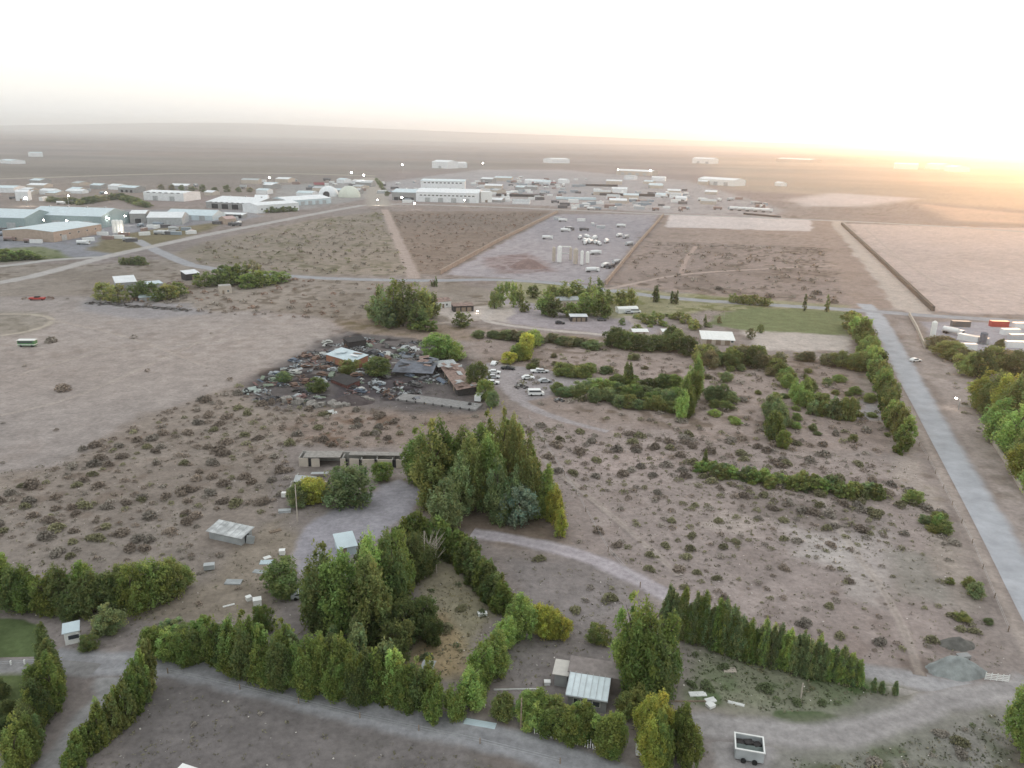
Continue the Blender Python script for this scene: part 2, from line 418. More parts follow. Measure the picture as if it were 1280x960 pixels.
strip('dirt_track', [(1080,838),(1140,850),(1200,862),(1262,866)], [6, 7], (160,157,158), .3)
strip('dirt_track', [(860,905),(940,912),(1010,922),(1080,915),(1140,893),(1190,872),(1262,862),(1290,852)], [7, 7], (158,153,152), .3, tracks=.1)
strip('dirt_track', [(635,362),(628,376),(612,390),(600,400),(640,408),(700,414),(760,419),(810,424)], [5, 5], (184,174,168), .3)
strip('dirt_track', [(480,408),(540,405),(600,400)], 5, (172,160,152), .3)
strip('dirt_track', [(785,395),(800,408),(810,424),(860,436)], 7, (176,164,158), .3)
strip('dirt_track', [(745,476),(700,468),(650,462),(618,458)], 8, (160,152,152), .3)
strip('dirt_track', [(615,455),(632,480),(650,504),(700,525),(760,540)], [9, 3], (160,152,152), .3)
strip('dirt_track', [(758,362),(850,342),(960,336),(1045,332)], 5, (174,158,150), .35)
strip('dirt_track', [(852,342),(856,325),(870,308)], 5, (170,152,144), .35)
strip('dirt_track', [(-60,395),(30,392),(62,396),(66,404),(40,414),(0,420)], 3.5, (172,162,150), .35)
for pl in ([(20,470),(120,440),(240,430),(360,420)],[(0,520),(90,500),(200,450),(300,405)],[(60,400),(160,420),(260,460)],[(1010,600),(1060,680),(1120,760),(1150,845)],[(660,560),(760,640),(850,720)],[(1070,300),(1160,340),(1280,372)],[(1080,284),(1130,330),(1230,388)]):
    strip('wheel_track', pl, 2.6, (172,161,153), .4, strength=.55, tracks=.2)
strip('path', [(-200,228),(0,224),(200,217),(330,216),(470,220)], [30, 40], (172,164,150), .4)
strip('path', [(1198,507),(1220,508),(1240,512)], 5, (164,156,150), .35)
strip('path', [(640,520),(690,600),(700,660)], 2.5, (160,146,138), .4)
strip('verge_path', [(1066,392),(1116,470),(1166,570),(1216,670),(1262,770),(1330,900)], [3,4], (172,160,152), .45, strength=.6)

# gravel heaps (ground forms)
def heap(name, px, py, wpx, hpy, color, label, cat, group=None, seed=0, ay=.55):
    p = G(px, py); d = depth_at(p); rx = wpx/2*d/F; h = max(.3, top_z(p, hpy))
    n = 33; A, B = np.meshgrid(np.linspace(-1.15, 1.15, n), np.linspace(-1.15, 1.15, n))
    X = A*rx; Y = B*rx*ay
    r = np.hypot(A, B)*(1+.35*(fbm(A*2+seed, B*2, 3, 7+seed)-.5))
    Zz = h*np.clip(1-r, 0, 1)**.8*(1+.3*(fbm(A*5, B*5+seed, 3, 3)-.5))-.02
    c = np.ones(X.shape+(3,))*np.array(lin(color))*KALB*(1+(fbm(A*4, B*4, 3, 9+seed)-.5)*.4)[..., None]
    me = grid_mesh(name, X, Y, Zz, c); me.materials.append(SOIL)
    o = link(name, me); o.location = p
    return tag(o, label, cat, group)
# ---------- foliage
def leaf_material(name, transl=.55):
    m, nt, b = nodes(name); L = nt.links.new
    at = N(nt, 'ShaderNodeAttribute', attribute_name='leaf'); oi = N(nt, 'ShaderNodeObjectInfo')
    mx = N(nt, 'ShaderNodeMix', data_type='RGBA', blend_type='MULTIPLY'); mx.inputs[0].default_value = 1
    L(at.outputs['Color'], mx.inputs[6]); L(oi.outputs['Color'], mx.inputs[7])
    rv = N(nt, 'ShaderNodeMapRange'); rv.inputs[3].default_value = .82; rv.inputs[4].default_value = 1.18; L(oi.outputs['Random'], rv.inputs[0])
    m2 = N(nt, 'ShaderNodeMix', data_type='RGBA', blend_type='MULTIPLY'); m2.inputs[0].default_value = 1
    L(mx.outputs[2], m2.inputs[6]); L(rv.outputs[0], m2.inputs[7])
    L(m2.outputs[2], b.inputs['Base Color']); b.inputs['Roughness'].default_value = .75; b.inputs['Specular IOR Level'].default_value = .15
    tr = N(nt, 'ShaderNodeBsdfTranslucent'); L(m2.outputs[2], tr.inputs['Color'])
    ms = N(nt, 'ShaderNodeMixShader'); ms.inputs[0].default_value = transl
    L(b.outputs[0], ms.inputs[1]); L(tr.outputs[0], ms.inputs[2])
    out = [n for n in nt.nodes if n.type == 'OUTPUT_MATERIAL'][0]; L(ms.outputs[0], out.inputs[0])
    return m
LEAF = leaf_material('foliage'); DRY = leaf_material('dry_foliage', .1)
BARK = mat('bark', (.12,.095,.075), .95, noise=.4, scale=6)

def leaf_mesh(name, cen, size, tone, up=.5, material=None, seed=0, stretch=1.5):
    r = np.random.default_rng(seed+1000); n = len(cen)
    nrm = r.normal(size=(n, 3)); nrm[:, 2] = np.abs(nrm[:, 2])*(1+up)+up; nrm /= np.linalg.norm(nrm, axis=1)[:, None]
    t = np.cross(nrm, r.normal(size=(n, 3))); t /= np.linalg.norm(t, axis=1)[:, None]+1e-9
    b = np.cross(nrm, t)
    s = size[:, None]
    v = np.stack([cen-t*s*.5*stretch, cen-b*s*.42+t*s*.1, cen+t*s*.5*stretch, cen+b*s*.42-t*s*.1], 1).reshape(-1, 3).astype(np.float32)
    me = bpy.data.meshes.new(name)
    me.vertices.add(4*n); me.vertices.foreach_set('co', v.ravel())
    me.loops.add(4*n); me.loops.foreach_set('vertex_index', np.arange(4*n, dtype=np.int32))
    me.polygons.add(n); me.polygons.foreach_set('loop_start', np.arange(0, 4*n, 4, dtype=np.int32)); me.polygons.foreach_set('loop_total', np.full(n, 4, np.int32))
    me.update(calc_edges=True)
    at = me.color_attributes.new('leaf', 'FLOAT_COLOR', 'POINT')
    c = np.ones((n, 4, 4), np.float32); c[:, :, :3] = tone[:, None, :]
    at.data.foreach_set('color', c.ravel())
    me.materials.append(material or LEAF)
    return me
def crown_points(kind, h, w, ncl, per, r):
    "clump centres inside the crown's volume, leaves scattered through every clump"
    cs = []; 
    k0, k1, k2 = r.uniform(0, 6.28, 3)
    while len(cs) < ncl:
        t = r.uniform(0, 1); a = r.uniform(0, 6.283); q = math.sqrt(r.uniform(.12, 1))
        if kind == 'poplar': R = w/2*(math.sin(math.pi*min(1, (t*.93+.07))**.75)**.55)*(1-.35*t); z = h*(.06+.90*t)
        elif kind == 'hedge': R = w/2*(.85+.15*math.sin(3*t))*(1-.55*max(0, t-.6)/.4); z = h*(.03+.9*t)
        elif kind == 'multi': R = w/2*(math.sin(math.pi*(t*.80+.13))**.7); z = h*(.08+.86*t)
        else: R = w/2*math.sqrt(max(0, 1-((t-.42)/.6)**2)); z = h*(.08+.86*t)
        R *= 1+.22*math.sin(a*2+k0+3*t)+.16*math.sin(a*3+k1-5*t)+.1*math.sin(a*5+k2)
        if r.uniform() > (R/(w/2))**.8+.05: continue
        cs.append((R*q*math.cos(a), R*q*math.sin(a), z, q))
    cs = np.array(cs)
    if kind == 'multi':   # several leaders make a jagged top
        nl = 7; la = r.uniform(0, 6.28, nl); lr = r.uniform(0, w*.36, nl); lh = r.uniform(.66, 1.12, nl)
        d = np.hypot(cs[:, None, 0]-lr*np.cos(la), cs[:, None, 1]-lr*np.sin(la)); j = d.argmin(1)
        cs[:, 2] *= lh[j]
        pull = .22*(cs[:, 2]/h)[:, None]
        cs[:, :2] = cs[:, :2]*(1-pull)+np.stack([lr[j]*np.cos(la[j]), lr[j]*np.sin(la[j])], 1)*pull
    rad = np.clip(r.uniform(.07, .22, ncl)*w, .2, 1.1)
    idx = np.repeat(np.arange(ncl), per)
    off = r.normal(size=(ncl*per, 3)); off /= np.linalg.norm(off, axis=1)[:, None]; off *= (r.uniform(0, 1, ncl*per)**.45)[:, None]
    zs = {'poplar': 1.9, 'multi': 1.3, 'hedge': 1.3}.get(kind, .8)
    p = cs[idx, :3] + off*rad[idx][:, None]*np.array([1, 1, zs])
    p[:, 2] = np.maximum(p[:, 2], .1)
    tone = .78+.44*r.uniform(0, 1, ncl)[idx] ; tone = tone*(.85+.3*r.uniform(0, 1, len(idx)))
    hue = r.uniform(-1, 1, ncl)[idx]*.14
    T = np.stack([tone*(1+hue), tone, tone*(1-hue*.6)], 1)
    return p, T, rad[idx]
def trunk_mb(h, w, r, limbs=6, kind='round'):
    mb = MB(); n = 6; pts = [(0, 0, -.2)]
    for i in range(1, n): pts.append((r.normal()*.03*h*i/n, r.normal()*.03*h*i/n, h*.8*i/(n-1)))
    r0 = .022*h+.06
    for i in range(n-1): mb.cyl(pts[i], pts[i+1], r0*(1-i/n*.85), r0*(1-(i+1)/n*.85), 7, caps=False)
    for k in range(limbs):
        i = r.integers(1, n-1); a = r.uniform(0, 6.28); ln = w*.42*(1-i/n*.4); up = 1.3 if kind in ('poplar', 'multi') else .6
        b = pts[i]; e = (b[0]+ln*math.cos(a), b[1]+ln*math.sin(a), b[2]+ln*up); mid = tuple((b[q]+e[q])/2+(0, 0, .15*ln)[q] for q in range(3))
        mb.cyl(b, mid, r0*.42, r0*.26, 5, caps=False); mb.cyl(mid, e, r0*.26, r0*.1, 5, caps=False)
    return mb
SHAPES = {  # kind: (height, width, clumps, leaves per clump, leaf size)
 'poplar': (12.0, 3.6, 100, 44, .31), 'multi': (10.0, 6.0, 170, 42, .34), 'round': (6.0, 6.0, 120, 42, .30), 'hedge': (5.0, 3.0, 66, 46, .28)}
PROTO = {}
for kd, (h, w, ncl, per, ls) in SHAPES.items():
    for lod in (0, 1):
        for k in range(4):
            r = np.random.default_rng(hash((kd == 'poplar')*3+(kd == 'multi')*5+(kd == 'round')*7+k*11+lod*31) % 10000)
            a, bq = (ncl, per) if lod == 0 else (int(ncl*.5), int(per*.36))
            p, T, _ = crown_points(kd, h, w, a, bq, r)
            size = r.uniform(.6, 1.3, len(p))*ls*(1 if lod == 0 else 1.9)
            cm = leaf_mesh('crown', p, size, T, seed=k)
            tm = trunk_mb(h, w, r, 7 if lod == 0 else 3, kd).mesh('trunk', BARK)
            PROTO[kd, lod, k] = (cm, tm)
COLR = {'green': (.068,.086,.026), 'dark': (.054,.067,.026), 'yellow': (.140,.145,.036), 'olive': (.088,.098,.036), 'grey': (.082,.100,.048), 'blue': (.105,.135,.100), 'light': (.105,.135,.045), 'brown': (.086,.082,.046)}
TREES = 0; FK = 3.4
def tree(px, by, ty, kind='multi', color='green', label='', group=None, cat='tree', wpx=None, name=None, ground=None, hz=None):
    "a tree standing at photo pixel (px, by) whose top reaches image row ty"
    global TREES; TREES += 1
    p = ground or G(px, by); d = depth_at(p); h = hz or max(.8, top_z(p, ty))
    if kind == 'round' and d > 230: h *= .86
    H0, W0 = SHAPES[kind][:2]
    wm = (wpx*d/F) if wpx else W0*(h/H0)*random.uniform(.85, 1.2)
    lod = 0 if d < 330 else 1
    cm, tm = PROTO[kind, lod, random.randrange(4)]
    nm = name or {'poplar': 'poplar_tree', 'multi': 'tall_tree', 'round': 'bushy_tree', 'hedge': 'hedge_shrub'}[kind]
    o = empty(nm, (p.x, p.y, 0), random.uniform(0, 6.28), label, cat, group)
    c = link('crown', cm, o); t = link('trunk', tm, o)
    s = (wm/W0*random.uniform(.93, 1.07), wm/W0*random.uniform(.93, 1.07), h/(H0*.97))
    c.scale = s; t.scale = (s[0], s[1], s[2])
    k = np.array(COLR[color])*FK*random.uniform(.82, 1.2); k[0] *= random.uniform(.92, 1.07)
    c.color = (*k, 1); 
    return o
def row(pts, n, kind, color, label, group, cat='tree', wpx=None, jit=.5, name=None, ends=None):
    "trees in line: pts = (px, base y, top y)"
    g = [(G(a, b), top_z(G(a, b), c)) for a, b, c in pts]
    Ls = [(g[i+1][0]-g[i][0]).length for i in range(len(g)-1)]; tot = sum(Ls)
    colors = color if isinstance(color, (list, tuple)) else [color]
    for k in range(n):
        s = tot*(k+.5)/n; i = 0
        while i < len(Ls)-1 and s > Ls[i]: s -= Ls[i]; i += 1
        f = s/Ls[i]; q = g[i][0].lerp(g[i+1][0], f); h = g[i][1]*(1-f)+g[i+1][1]*f
        q = Vector((q.x+random.uniform(-jit, jit), q.y+random.uniform(-jit, jit), 0))
        lab = label
        if ends and k == 0: lab = ends[0]
        if ends and k == n-1: lab = ends[1]
        tree(0, 0, 0, kind, random.choice(colors), lab, None if lab != label else group, cat, wpx, name, ground=q, hz=h*random.uniform(.74, 1.14))

# big grove in the middle of the picture
g = 'tall trees of the grove in the middle'
lb = 'tall green tree standing inside the big grove in the middle'
for a in [(540,632,535,46),(556,622,522,44),(524,604,540,40),(575,612,530,40),(596,608,528,38),(610,600,520,30),(586,640,545,36),(612,636,545,36),(628,622,517,26),(642,634,522,28),(658,646,545,30)]:
    tree(a[0], a[1], a[2], 'multi', random.choice(['green','green','olive','light']), lb, g, wpx=a[3])
row([(627,560,515),(650,600,530),(672,640,572),(690,652,598)], 9, 'poplar', ['green','green','light'], 'tall slim poplar in the close row along the right edge of the middle grove', 'poplars along the right edge of the middle grove', ends=('tallest pointed poplar at the top end of the row edging the middle grove', 'lowest poplar ending the row on the right edge of the middle grove'))
row([(684,640,592),(697,668,620),(706,676,640)], 7, 'poplar', 'yellow', 'yellowing young poplar at the right tip of the middle grove', 'yellowing poplars at the tip of the middle grove', wpx=14)
for a, l in [((576,644,570,34),'pale grey-green tree at the front left of the middle grove'),((556,662,600,40),'grey-green bushy tree lowest at the left foot of the middle grove'),((622,654,578,32),'pale green tree with rounded leaders at the front of the middle grove'),((642,650,582,24),'narrow pale green tree between the rounded one and the bluish willow'),((604,640,596,16),'small slim pale tree at the front middle of the grove')]:
    tree(*a[:3], 'multi', 'grey', l, wpx=a[3])
tree(648, 656, 608, 'round', 'blue', 'bluish grey willow bush at the front of the middle grove', wpx=42)
tree(673, 648, 614, 'multi', 'light', 'small pale tree just right of the bluish willow bush', wpx=20)

# curved hedge row and tall clump south of the yard
row([(497,705,655),(520,700,648),(548,695,650),(570,700,664),(588,718,680),(606,742,703),(630,766,735)], 42, 'hedge', ['green','dark','green'], 'dense green hedge tree in the curved row above the dry garden', 'hedge trees in the curved row', wpx=24, jit=.3, ends=('hedge tree at the yard end of the curved row', 'last hedge tree at the lower right tip of the curved row'))
row([(486,738,672),(510,732,668),(535,712,660)], 6, 'multi', ['dark','green'], 'dark tree behind the dead poles inside the curved row', 'dark trees behind the dead poles', wpx=34)
g = 'tall trees of the clump below the yard'
for a in [(405,792,688,46),(428,798,690,46),(456,792,678,38),(470,780,664,40),(492,772,668,40),(398,770,700,36),(458,772,674,30),(462,806,700,46),(500,752,660,34)]:
    tree(a[0], a[1], a[2], 'multi', random.choice(['green','green','dark','light']), 'tall dense tree in the big clump just below the grey yard', g, wpx=a[3])
for a in [(478,808,765,44),(505,800,752,46),(530,790,748,36),(496,826,780,40),(540,806,772,28)]:
    tree(a[0], a[1], a[2], 'round', 'dark', 'low dark rounded tree at the right foot of the big clump', 'low dark trees beside the clump', wpx=a[3])
tree(352, 742, 704, 'round', 'dark', 'dark round bush at the left edge of the grey yard', wpx=48)
tree(330, 790, 757, 'round', 'green', 'small dark green bush above the long hedge near the white junk', wpx=26)
tree(446, 832, 772, 'poplar', 'grey', 'pale pointed tree sticking out of the long hedge, right of centre', wpx=18)
tree(418, 826, 782, 'poplar', 'grey', 'shorter pale pointed tree beside the taller one in the long hedge', wpx=18)

# long hedge of trees above the bottom track
row([(190,812,782),(232,820,787),(262,832,781),(300,842,773),(340,852,786),(384,862,799),(430,872,807),(478,882,815),(520,890,828),(562,894,847)], 48, 'multi', ['green','green','dark','light'], 'green tree in the long dense row above the bottom dirt track', 'trees in the long row above the bottom track', wpx=30, jit=1.4, ends=('leftmost tree of the long row above the bottom dirt track', 'rightmost tree of the long row above the bottom dirt track'))
row([(200,802,780),(250,812,780),(300,828,766),(350,842,782),(400,854,792),(450,862,798),(510,876,820)], 16, 'hedge', ['green','light','grey'], 'lighter bushy tree at the back of the long row above the track', 'back trees of the long row above the track', wpx=28, jit=1.5)

# left side groups
row([(-20,748,700),(10,752,690),(40,756,706),(75,762,708),(110,766,712)], 16, 'multi', ['dark','green'], 'dark tree in the row at the left edge above the lawn', 'trees at the left edge above the lawn', wpx=34, jit=2, ends=('tree cut off by the left edge of the picture above the lawn', 'rightmost dark tree of the row above the lawn'))
for a in [(150,758,712,44,'dark'),(168,766,708,40,'green'),(190,756,704,44,'light'),(212,748,700,40,'olive'),(226,738,706,30,'olive'),(140,762,722,40,'dark')]:
    tree(*a[:3], 'round', a[4], 'rounded tree in the bushy clump right of the lawn row', 'rounded trees right of the lawn row', wpx=a[3])
tree(136, 792, 758, 'multi', 'grey', 'light grey-green bush between the white cabin and the track', wpx=34)
tree(112, 812, 794, 'round', 'dark', 'low dark bush under the white cabin', wpx=22)
row([(62,842,784),(70,868,800),(74,894,826)], 5, 'poplar', ['green','dark'], 'tall poplar in the dark group between the two lawns', 'poplars between the two lawns', wpx=26, ends=('tallest poplar standing between the two left lawns',None and '' or 'lowest poplar of the dark group between the lawns'))
row([(62,862,815),(50,900,848),(40,938,880),(30,975,910)], 14, 'multi', ['green','dark'], 'green tree in the left row bordering the bottom left track', 'trees bordering the bottom left track', wpx=30, ends=('top tree of the left row bordering the bottom left track','bottom tree of the left row bordering the bottom left track'))
row([(190,858,802),(178,884,826),(160,902,850),(138,920,872),(110,945,902),(84,972,935)], 17, 'hedge', ['green','olive','green'], 'slim tree in the diagonal row between the track and the bare plot', 'trees of the diagonal row at bottom left', cat='tree', wpx=20, name='row_tree', ends=('tallest tree at the top end of the diagonal row by the track fork','lowest tree of the diagonal row at the bottom edge'))
row([(2,866,842),(6,905,890),(4,950,925)], 4, 'round', 'dark', 'small dark bush on the lower left lawn', 'bushes on the lower left lawn', wpx=20)

# centre bottom
for a, c, l in [((650,800,745,34),'light','bright green tree where the curved hedge meets the dry garden'),((632,812,770,30),'light','bright green tree just below the hedge tip'),((618,842,790,36),'light','yellow-green tree in the diagonal line left of the small house, upper'),((600,862,806,36),'green','green tree in the diagonal line left of the small house, middle'),((590,884,830,34),'light','yellow-green tree in the diagonal line left of the small house, lowest'),((628,896,868,30),'olive','olive bush beside the bottom track left of the wire fence')]:
    tree(*a[:3], 'multi', c, l, wpx=a[3])
row([(668,790,755),(690,795,758),(706,800,766)], 5, 'round', 'yellow', 'yellow-green bush in the short row beside the dirt parking', 'yellow-green bushes beside the dirt parking', wpx=24)
tree(748, 803, 782, 'round', 'olive', 'low olive bush left of the big dark tree', wpx=28, cat='bush')
for a in [(784,858,752,44),(806,866,748,48),(828,856,765,42),(795,876,780,44),(822,874,790,44)]:
    tree(*a[:3], 'multi', random.choice(['green','dark']), 'big dense dark green tree beside the small house', 'big dense trees beside the small house', wpx=a[3])
row([(662,900,868),(690,915,868),(720,928,886),(748,936,894),(770,945,890)], 15, 'multi', ['light','green','olive'], 'green bushy tree in front of the small house', 'bushy trees in front of the small house', wpx=34, jit=2)
row([(790,918,858),(815,926,866),(800,950,880),(830,950,888),(870,950,900)], 11, 'multi', ['light','green','yellow'], 'light green tree between the small house and the white trailer', 'light green trees right of the small house', wpx=30, jit=2)
row([(780,890,858),(800,895,862),(825,892,866)], 4, 'round', 'olive', 'olive shrub at the foot of the big dark trees', 'olive shrubs at the foot of the big dark trees', wpx=30)

# poplar screen on the right
row([(828,790,738),(850,798,738),(880,808,748),(912,820,758),(940,828,770)], 40, 'poplar', ['green','grey','green','grey'], 'slim poplar in the left half of the tight poplar screen', 'poplars in the left half of the screen', wpx=15, jit=.5, ends=('leftmost poplar of the tight screen next to the big dark tree','poplar beside the pale pole in the middle of the screen'))
row([(950,832,772),(980,838,786),(1010,846,792),(1040,850,806),(1072,856,824)], 40, 'poplar', ['grey','grey','light'], 'slim greyish poplar in the right half of the tight poplar screen', 'poplars in the right half of the screen', wpx=14, jit=.5, ends=('first poplar right of the pale pole in the screen','last poplar at the right end of the tight screen'))
row([(1084,862,840),(1104,866,846),(1124,872,850)], 3, 'poplar', 'grey', 'small dark sapling beside the light dirt strip right of the screen', 'saplings right of the screen', wpx=8)
tree(1272, 930, 852, 'multi', 'light', 'bright green tree cut by the right edge near the gate', wpx=40)
tree(1290, 960, 862, 'multi', 'green', 'green tree at the lower right corner of the picture', wpx=44)

# around the ruin
tree(390, 628, 598, 'round', 'yellow', 'yellow-green bush in front of the roofless ruin', wpx=36)
tree(374, 632, 604, 'round', 'grey', 'grey-green bush left of the yellow-green one at the ruin', wpx=28)
tree(438, 630, 584, 'round', 'grey', 'large grey-green bush in front of the roofless ruin', wpx=56)
tree(478, 600, 578, 'round', 'green', 'small green bush at the right end of the ruin', wpx=26)
for a, l in [((548,448,412,38),'large yellow-green bush at the top right of the scrap yard'),((568,450,424,24),'grey-green bush beside the yellow-green one at the scrap yard'),((597,486,448,28),'dark bush at the right end of the scrap yard'),((606,500,470,20),'yellow-green bush by the parked cars at the scrap yard'),((616,508,486,16),'small bright bush where the car park lane leaves the scrap yard'),((472,468,444,34),'olive bush in the middle of the scrap yard'),((436,466,448,24),'brownish bush below the brick shed in the scrap yard'),((355,478,462,16),'small green bush in the left part of the scrap yard'),((398,490,470,22),'dark green bush among the wrecks')]:
    tree(*a[:3], 'round', 'olive' if 'olive' in l or 'brown' in l else ('dark' if 'dark' in l else 'light' if 'yellow' in l else 'grey'), l, wpx=a[3], cat='bush')

# tree clump north of the scrap yard
g = 'trees of the clump north of the scrap yard'
for a in [(468,402,370,22,'grey'),(480,406,362,24,'grey'),(492,408,352,22,'green'),(504,408,356,26,'dark'),(516,406,358,26,'dark'),(530,404,360,26,'olive'),(540,398,366,22,'olive'),(474,400,356,10,'green'),(500,400,356,20,'green'),(522,412,380,26,'dark'),(486,410,378,26,'grey')]:
    tree(*a[:3], 'multi', a[4], 'tall tree in the dark clump just north of the scrap yard', g, wpx=a[3])
tree(532, 414, 398, 'round', 'green', 'low green bush at the right foot of the northern clump', wpx=28)
tree(577, 408, 387, 'round', 'dark', 'lone round brownish green bush right of the northern clump', wpx=24)
row([(538,358,350),(547,359,345)], 3, 'poplar', 'dark', 'tiny dark cypress beside the cross road', 'tiny cypresses beside the cross road', wpx=4, jit=.3)
# left farm
for a in [(130,374,350,26,'olive'),(148,378,352,24,'olive'),(182,372,348,30,'dark'),(176,374,356,26,'green'),(210,374,352,24,'olive'),(222,370,350,22,'green'),(198,376,358,20,'green')]:
    tree(*a[:3], 'round', a[4], 'dark green tree around the left farmhouse', 'trees around the left farmhouse', wpx=a[3])
for a in [(256,358,338,24,'green'),(272,356,334,26,'dark'),(288,356,330,26,'green'),(300,354,326,22,'green'),(316,352,322,22,'brown'),(322,358,334,26,'green'),(338,356,336,26,'light'),(352,352,338,24,'light'),(310,360,340,24,'green'),(282,350,328,20,'dark')]:
    tree(*a[:3], 'round', a[4], 'tree in the dense clump right of the left farmhouse', 'trees of the clump right of the left farmhouse', wpx=a[3])
row([(150,331,319),(165,331,319),(182,332,320)], 5, 'round', 'dark', 'small dark tree by the main road junction', 'small trees by the junction', wpx=11)
row([(-5,326,310),(15,326,308),(34,324,312),(46,324,316)], 6, 'round', ['light','green'], 'light green bush below the industrial yard at the left edge', 'bushes below the left industrial yard', wpx=22)
row([(319,266,259),(340,266,258),(372,264,257)], 7, 'round', ['green','dark'], 'small green tree in front of the long white hall', 'small trees in front of the long white hall', wpx=9)
row([(470,226,220),(478,238,228),(486,248,240)], 5, 'round', 'dark', 'small dark tree along the far avenue', 'small trees along the far avenue', wpx=6)
row([(196,238,230),(250,240,230),(320,240,232)], 9, 'round', ['dark','brown'], 'small dark tree behind the far white warehouse', 'small trees behind the far white warehouse', wpx=9)
row([(60,252,243),(100,256,246),(150,248,240),(185,260,250)], 22, 'round', ['dark','olive','brown'], 'dark scrubby tree on the far left plots', 'scrubby trees on the far left plots', wpx=14)
# middle farm belt
for a in [(625,384,354,14,'light'),(618,386,360,14,'olive'),(642,384,352,12,'light'),(650,384,358,12,'olive'),(634,368,352,10,'green')]:
    tree(*a[:3], 'multi', a[4], 'light green tree along the lane north of the loop track', 'trees along the lane north of the loop', wpx=a[3])
for a in [(682,394,364,24,'green'),(692,396,372,24,'dark'),(704,380,354,24,'olive'),(720,378,352,26,'olive'),(736,382,350,10,'dark'),(730,394,368,24,'light'),(744,394,360,26,'light'),(752,398,366,22,'green'),(748,376,348,14,'dark'),(714,396,378,22,'green'),(760,380,362,16,'olive'),(690,378,356,20,'olive'),(666,372,356,18,'olive'),(656,390,376,12,'olive')]:
    tree(*a[:3], 'multi', a[4], 'tree in the belt around the middle farmhouses', 'trees around the middle farmhouses', wpx=a[3])
for a in [(775,386,362,16),(788,384,360,16),(782,380,366,14)]:
    tree(*a[:3], 'multi', 'olive', 'olive tree behind the row of white cars', 'olive trees behind the white cars', wpx=a[3])
row([(816,378,355),(822,377,358)], 3, 'poplar', 'dark', 'dark poplar in the left of two groups along the cross road', 'left pair of poplars along the cross road', wpx=7)
row([(838,379,362),(848,380,360)], 3, 'poplar', 'dark', 'dark poplar in the right of two groups along the cross road', 'right pair of poplars along the cross road', wpx=6)
row([(914,378,366),(940,381,366),(962,383,370)], 7, 'round', 'olive', 'olive tree beyond the pale field by the cross road', 'olive trees beyond the field', wpx=12)
tree(1005, 389, 368, 'poplar', 'dark', 'dark cypress left of the pair behind the far green field', wpx=6)
tree(1033, 390, 368, 'poplar', 'dark', 'dark cypress right of the pair behind the far green field', wpx=8)
tree(881, 409, 392, 'poplar', 'dark', 'lone dark cypress left of the far green field', wpx=5)
tree(899, 404, 394, 'round', 'brown', 'small brown bush at the corner of the far green field', wpx=8)
tree(950, 416, 404, 'round', 'dark', 'small dark bush at the lower edge of the far green field', wpx=9)
tree(938, 424, 408, 'round', 'brown', 'thin brown tree beside the white barn', wpx=9)
for a in [(768,434,406,26),(782,436,410,26),(798,438,414,24),(814,438,416,24),(830,438,416,26),(846,438,410,26),(858,444,416,26),(772,430,408,22),(838,432,404,20)]:
    tree(*a[:3], 'round', 'dark', 'dark olive tree in the thick belt left of the white barn', 'dark trees left of the white barn', wpx=a[3])
for a in [(806,404,390,20),(820,405,388,22),(856,404,390,16),(848,400,388,14),(866,412,396,16)]:
    tree(*a[:3], 'round', 'olive', 'olive tree in the garden behind the thick dark belt', 'olive trees behind the dark belt', wpx=a[3])
row([(870,456,430),(900,456,434),(930,458,430),(952,460,436),(975,464,444)], 18, 'round', ['olive','brown','dark'], 'olive brown tree in the broken row below the white barn', 'trees in the broken row below the barn', wpx=22, jit=4)
row([(1000,450,436),(1014,452,440)], 2, 'round', 'brown', 'brown bush in the gap below the pale clay strip', 'brown bushes below the clay strip', wpx=18)
tree(1034, 456, 440, 'round', 'brown', 'round brown bush left of the olive roadside hedge', wpx=20)
row([(1056,460,438),(1074,462,436),(1090,462,440)], 7, 'round', ['olive','yellow'], 'olive bush in the thick corner of the roadside hedge', 'bushes in the corner of the roadside hedge', wpx=24, jit=2)
row([(1062,408,386),(1068,416,390),(1078,434,404),(1088,452,424),(1098,480,446),(1104,504,470),(1112,524,486),(1122,544,506),(1134,570,530)], 34, 'hedge', ['light','green','olive'], 'green bush in the long hedge on the left side of the paved road', 'bushes in the hedge along the paved road', wpx=18, jit=1.5, ends=('topmost bush of the hedge along the paved road near the junction','lowest bush of the hedge along the paved road'))
# middle orchard remains
row([(985,470,452),(1000,500,470),(1008,512,486)], 9, 'multi', ['olive','light'], 'ragged light tree in the short diagonal line on the scrubland', 'trees of the diagonal line on the scrubland', wpx=18, jit=3)
row([(968,518,492),(972,548,506),(970,562,540)], 8, 'multi', ['green','grey'], 'green tree in the upright clump on the scrubland', 'trees of the upright clump', wpx=20, jit=2)
row([(1015,518,492),(1040,522,498),(1070,526,492)], 11, 'hedge', ['grey','olive'], 'thin pale bush in the sparse hedge beside the concrete pad', 'bushes of the sparse hedge beside the pad', wpx=14, jit=1.5)
row([(866,496,446),(862,510,466),(850,528,486)], 9, 'multi', ['light','green'], 'bright green tree in the slanting row right of the orchard hedge', 'trees in the slanting row', wpx=16, jit=1.5, ends=('topmost tree of the slanting bright row','lowest bright green tree ending the slanting row'))
row([(740,490,472),(780,496,478),(820,500,480),(846,506,484)], 15, 'round', ['olive','light','grey'], 'olive bush in the long orchard hedge below the parked cars', 'bushes of the orchard hedge', wpx=20, jit=3)
row([(690,490,476),(715,494,478),(740,500,480),(790,510,492),(840,514,496)], 16, 'round', ['olive','grey'], 'grey-olive bush in the front line of the orchard hedge', 'front bushes of the orchard hedge', wpx=18, jit=2)
row([(782,488,448),(786,486,446)], 2, 'poplar', 'dark', 'tall dark pointed tree above the orchard hedge', 'dark pointed trees above the orchard hedge', wpx=9)
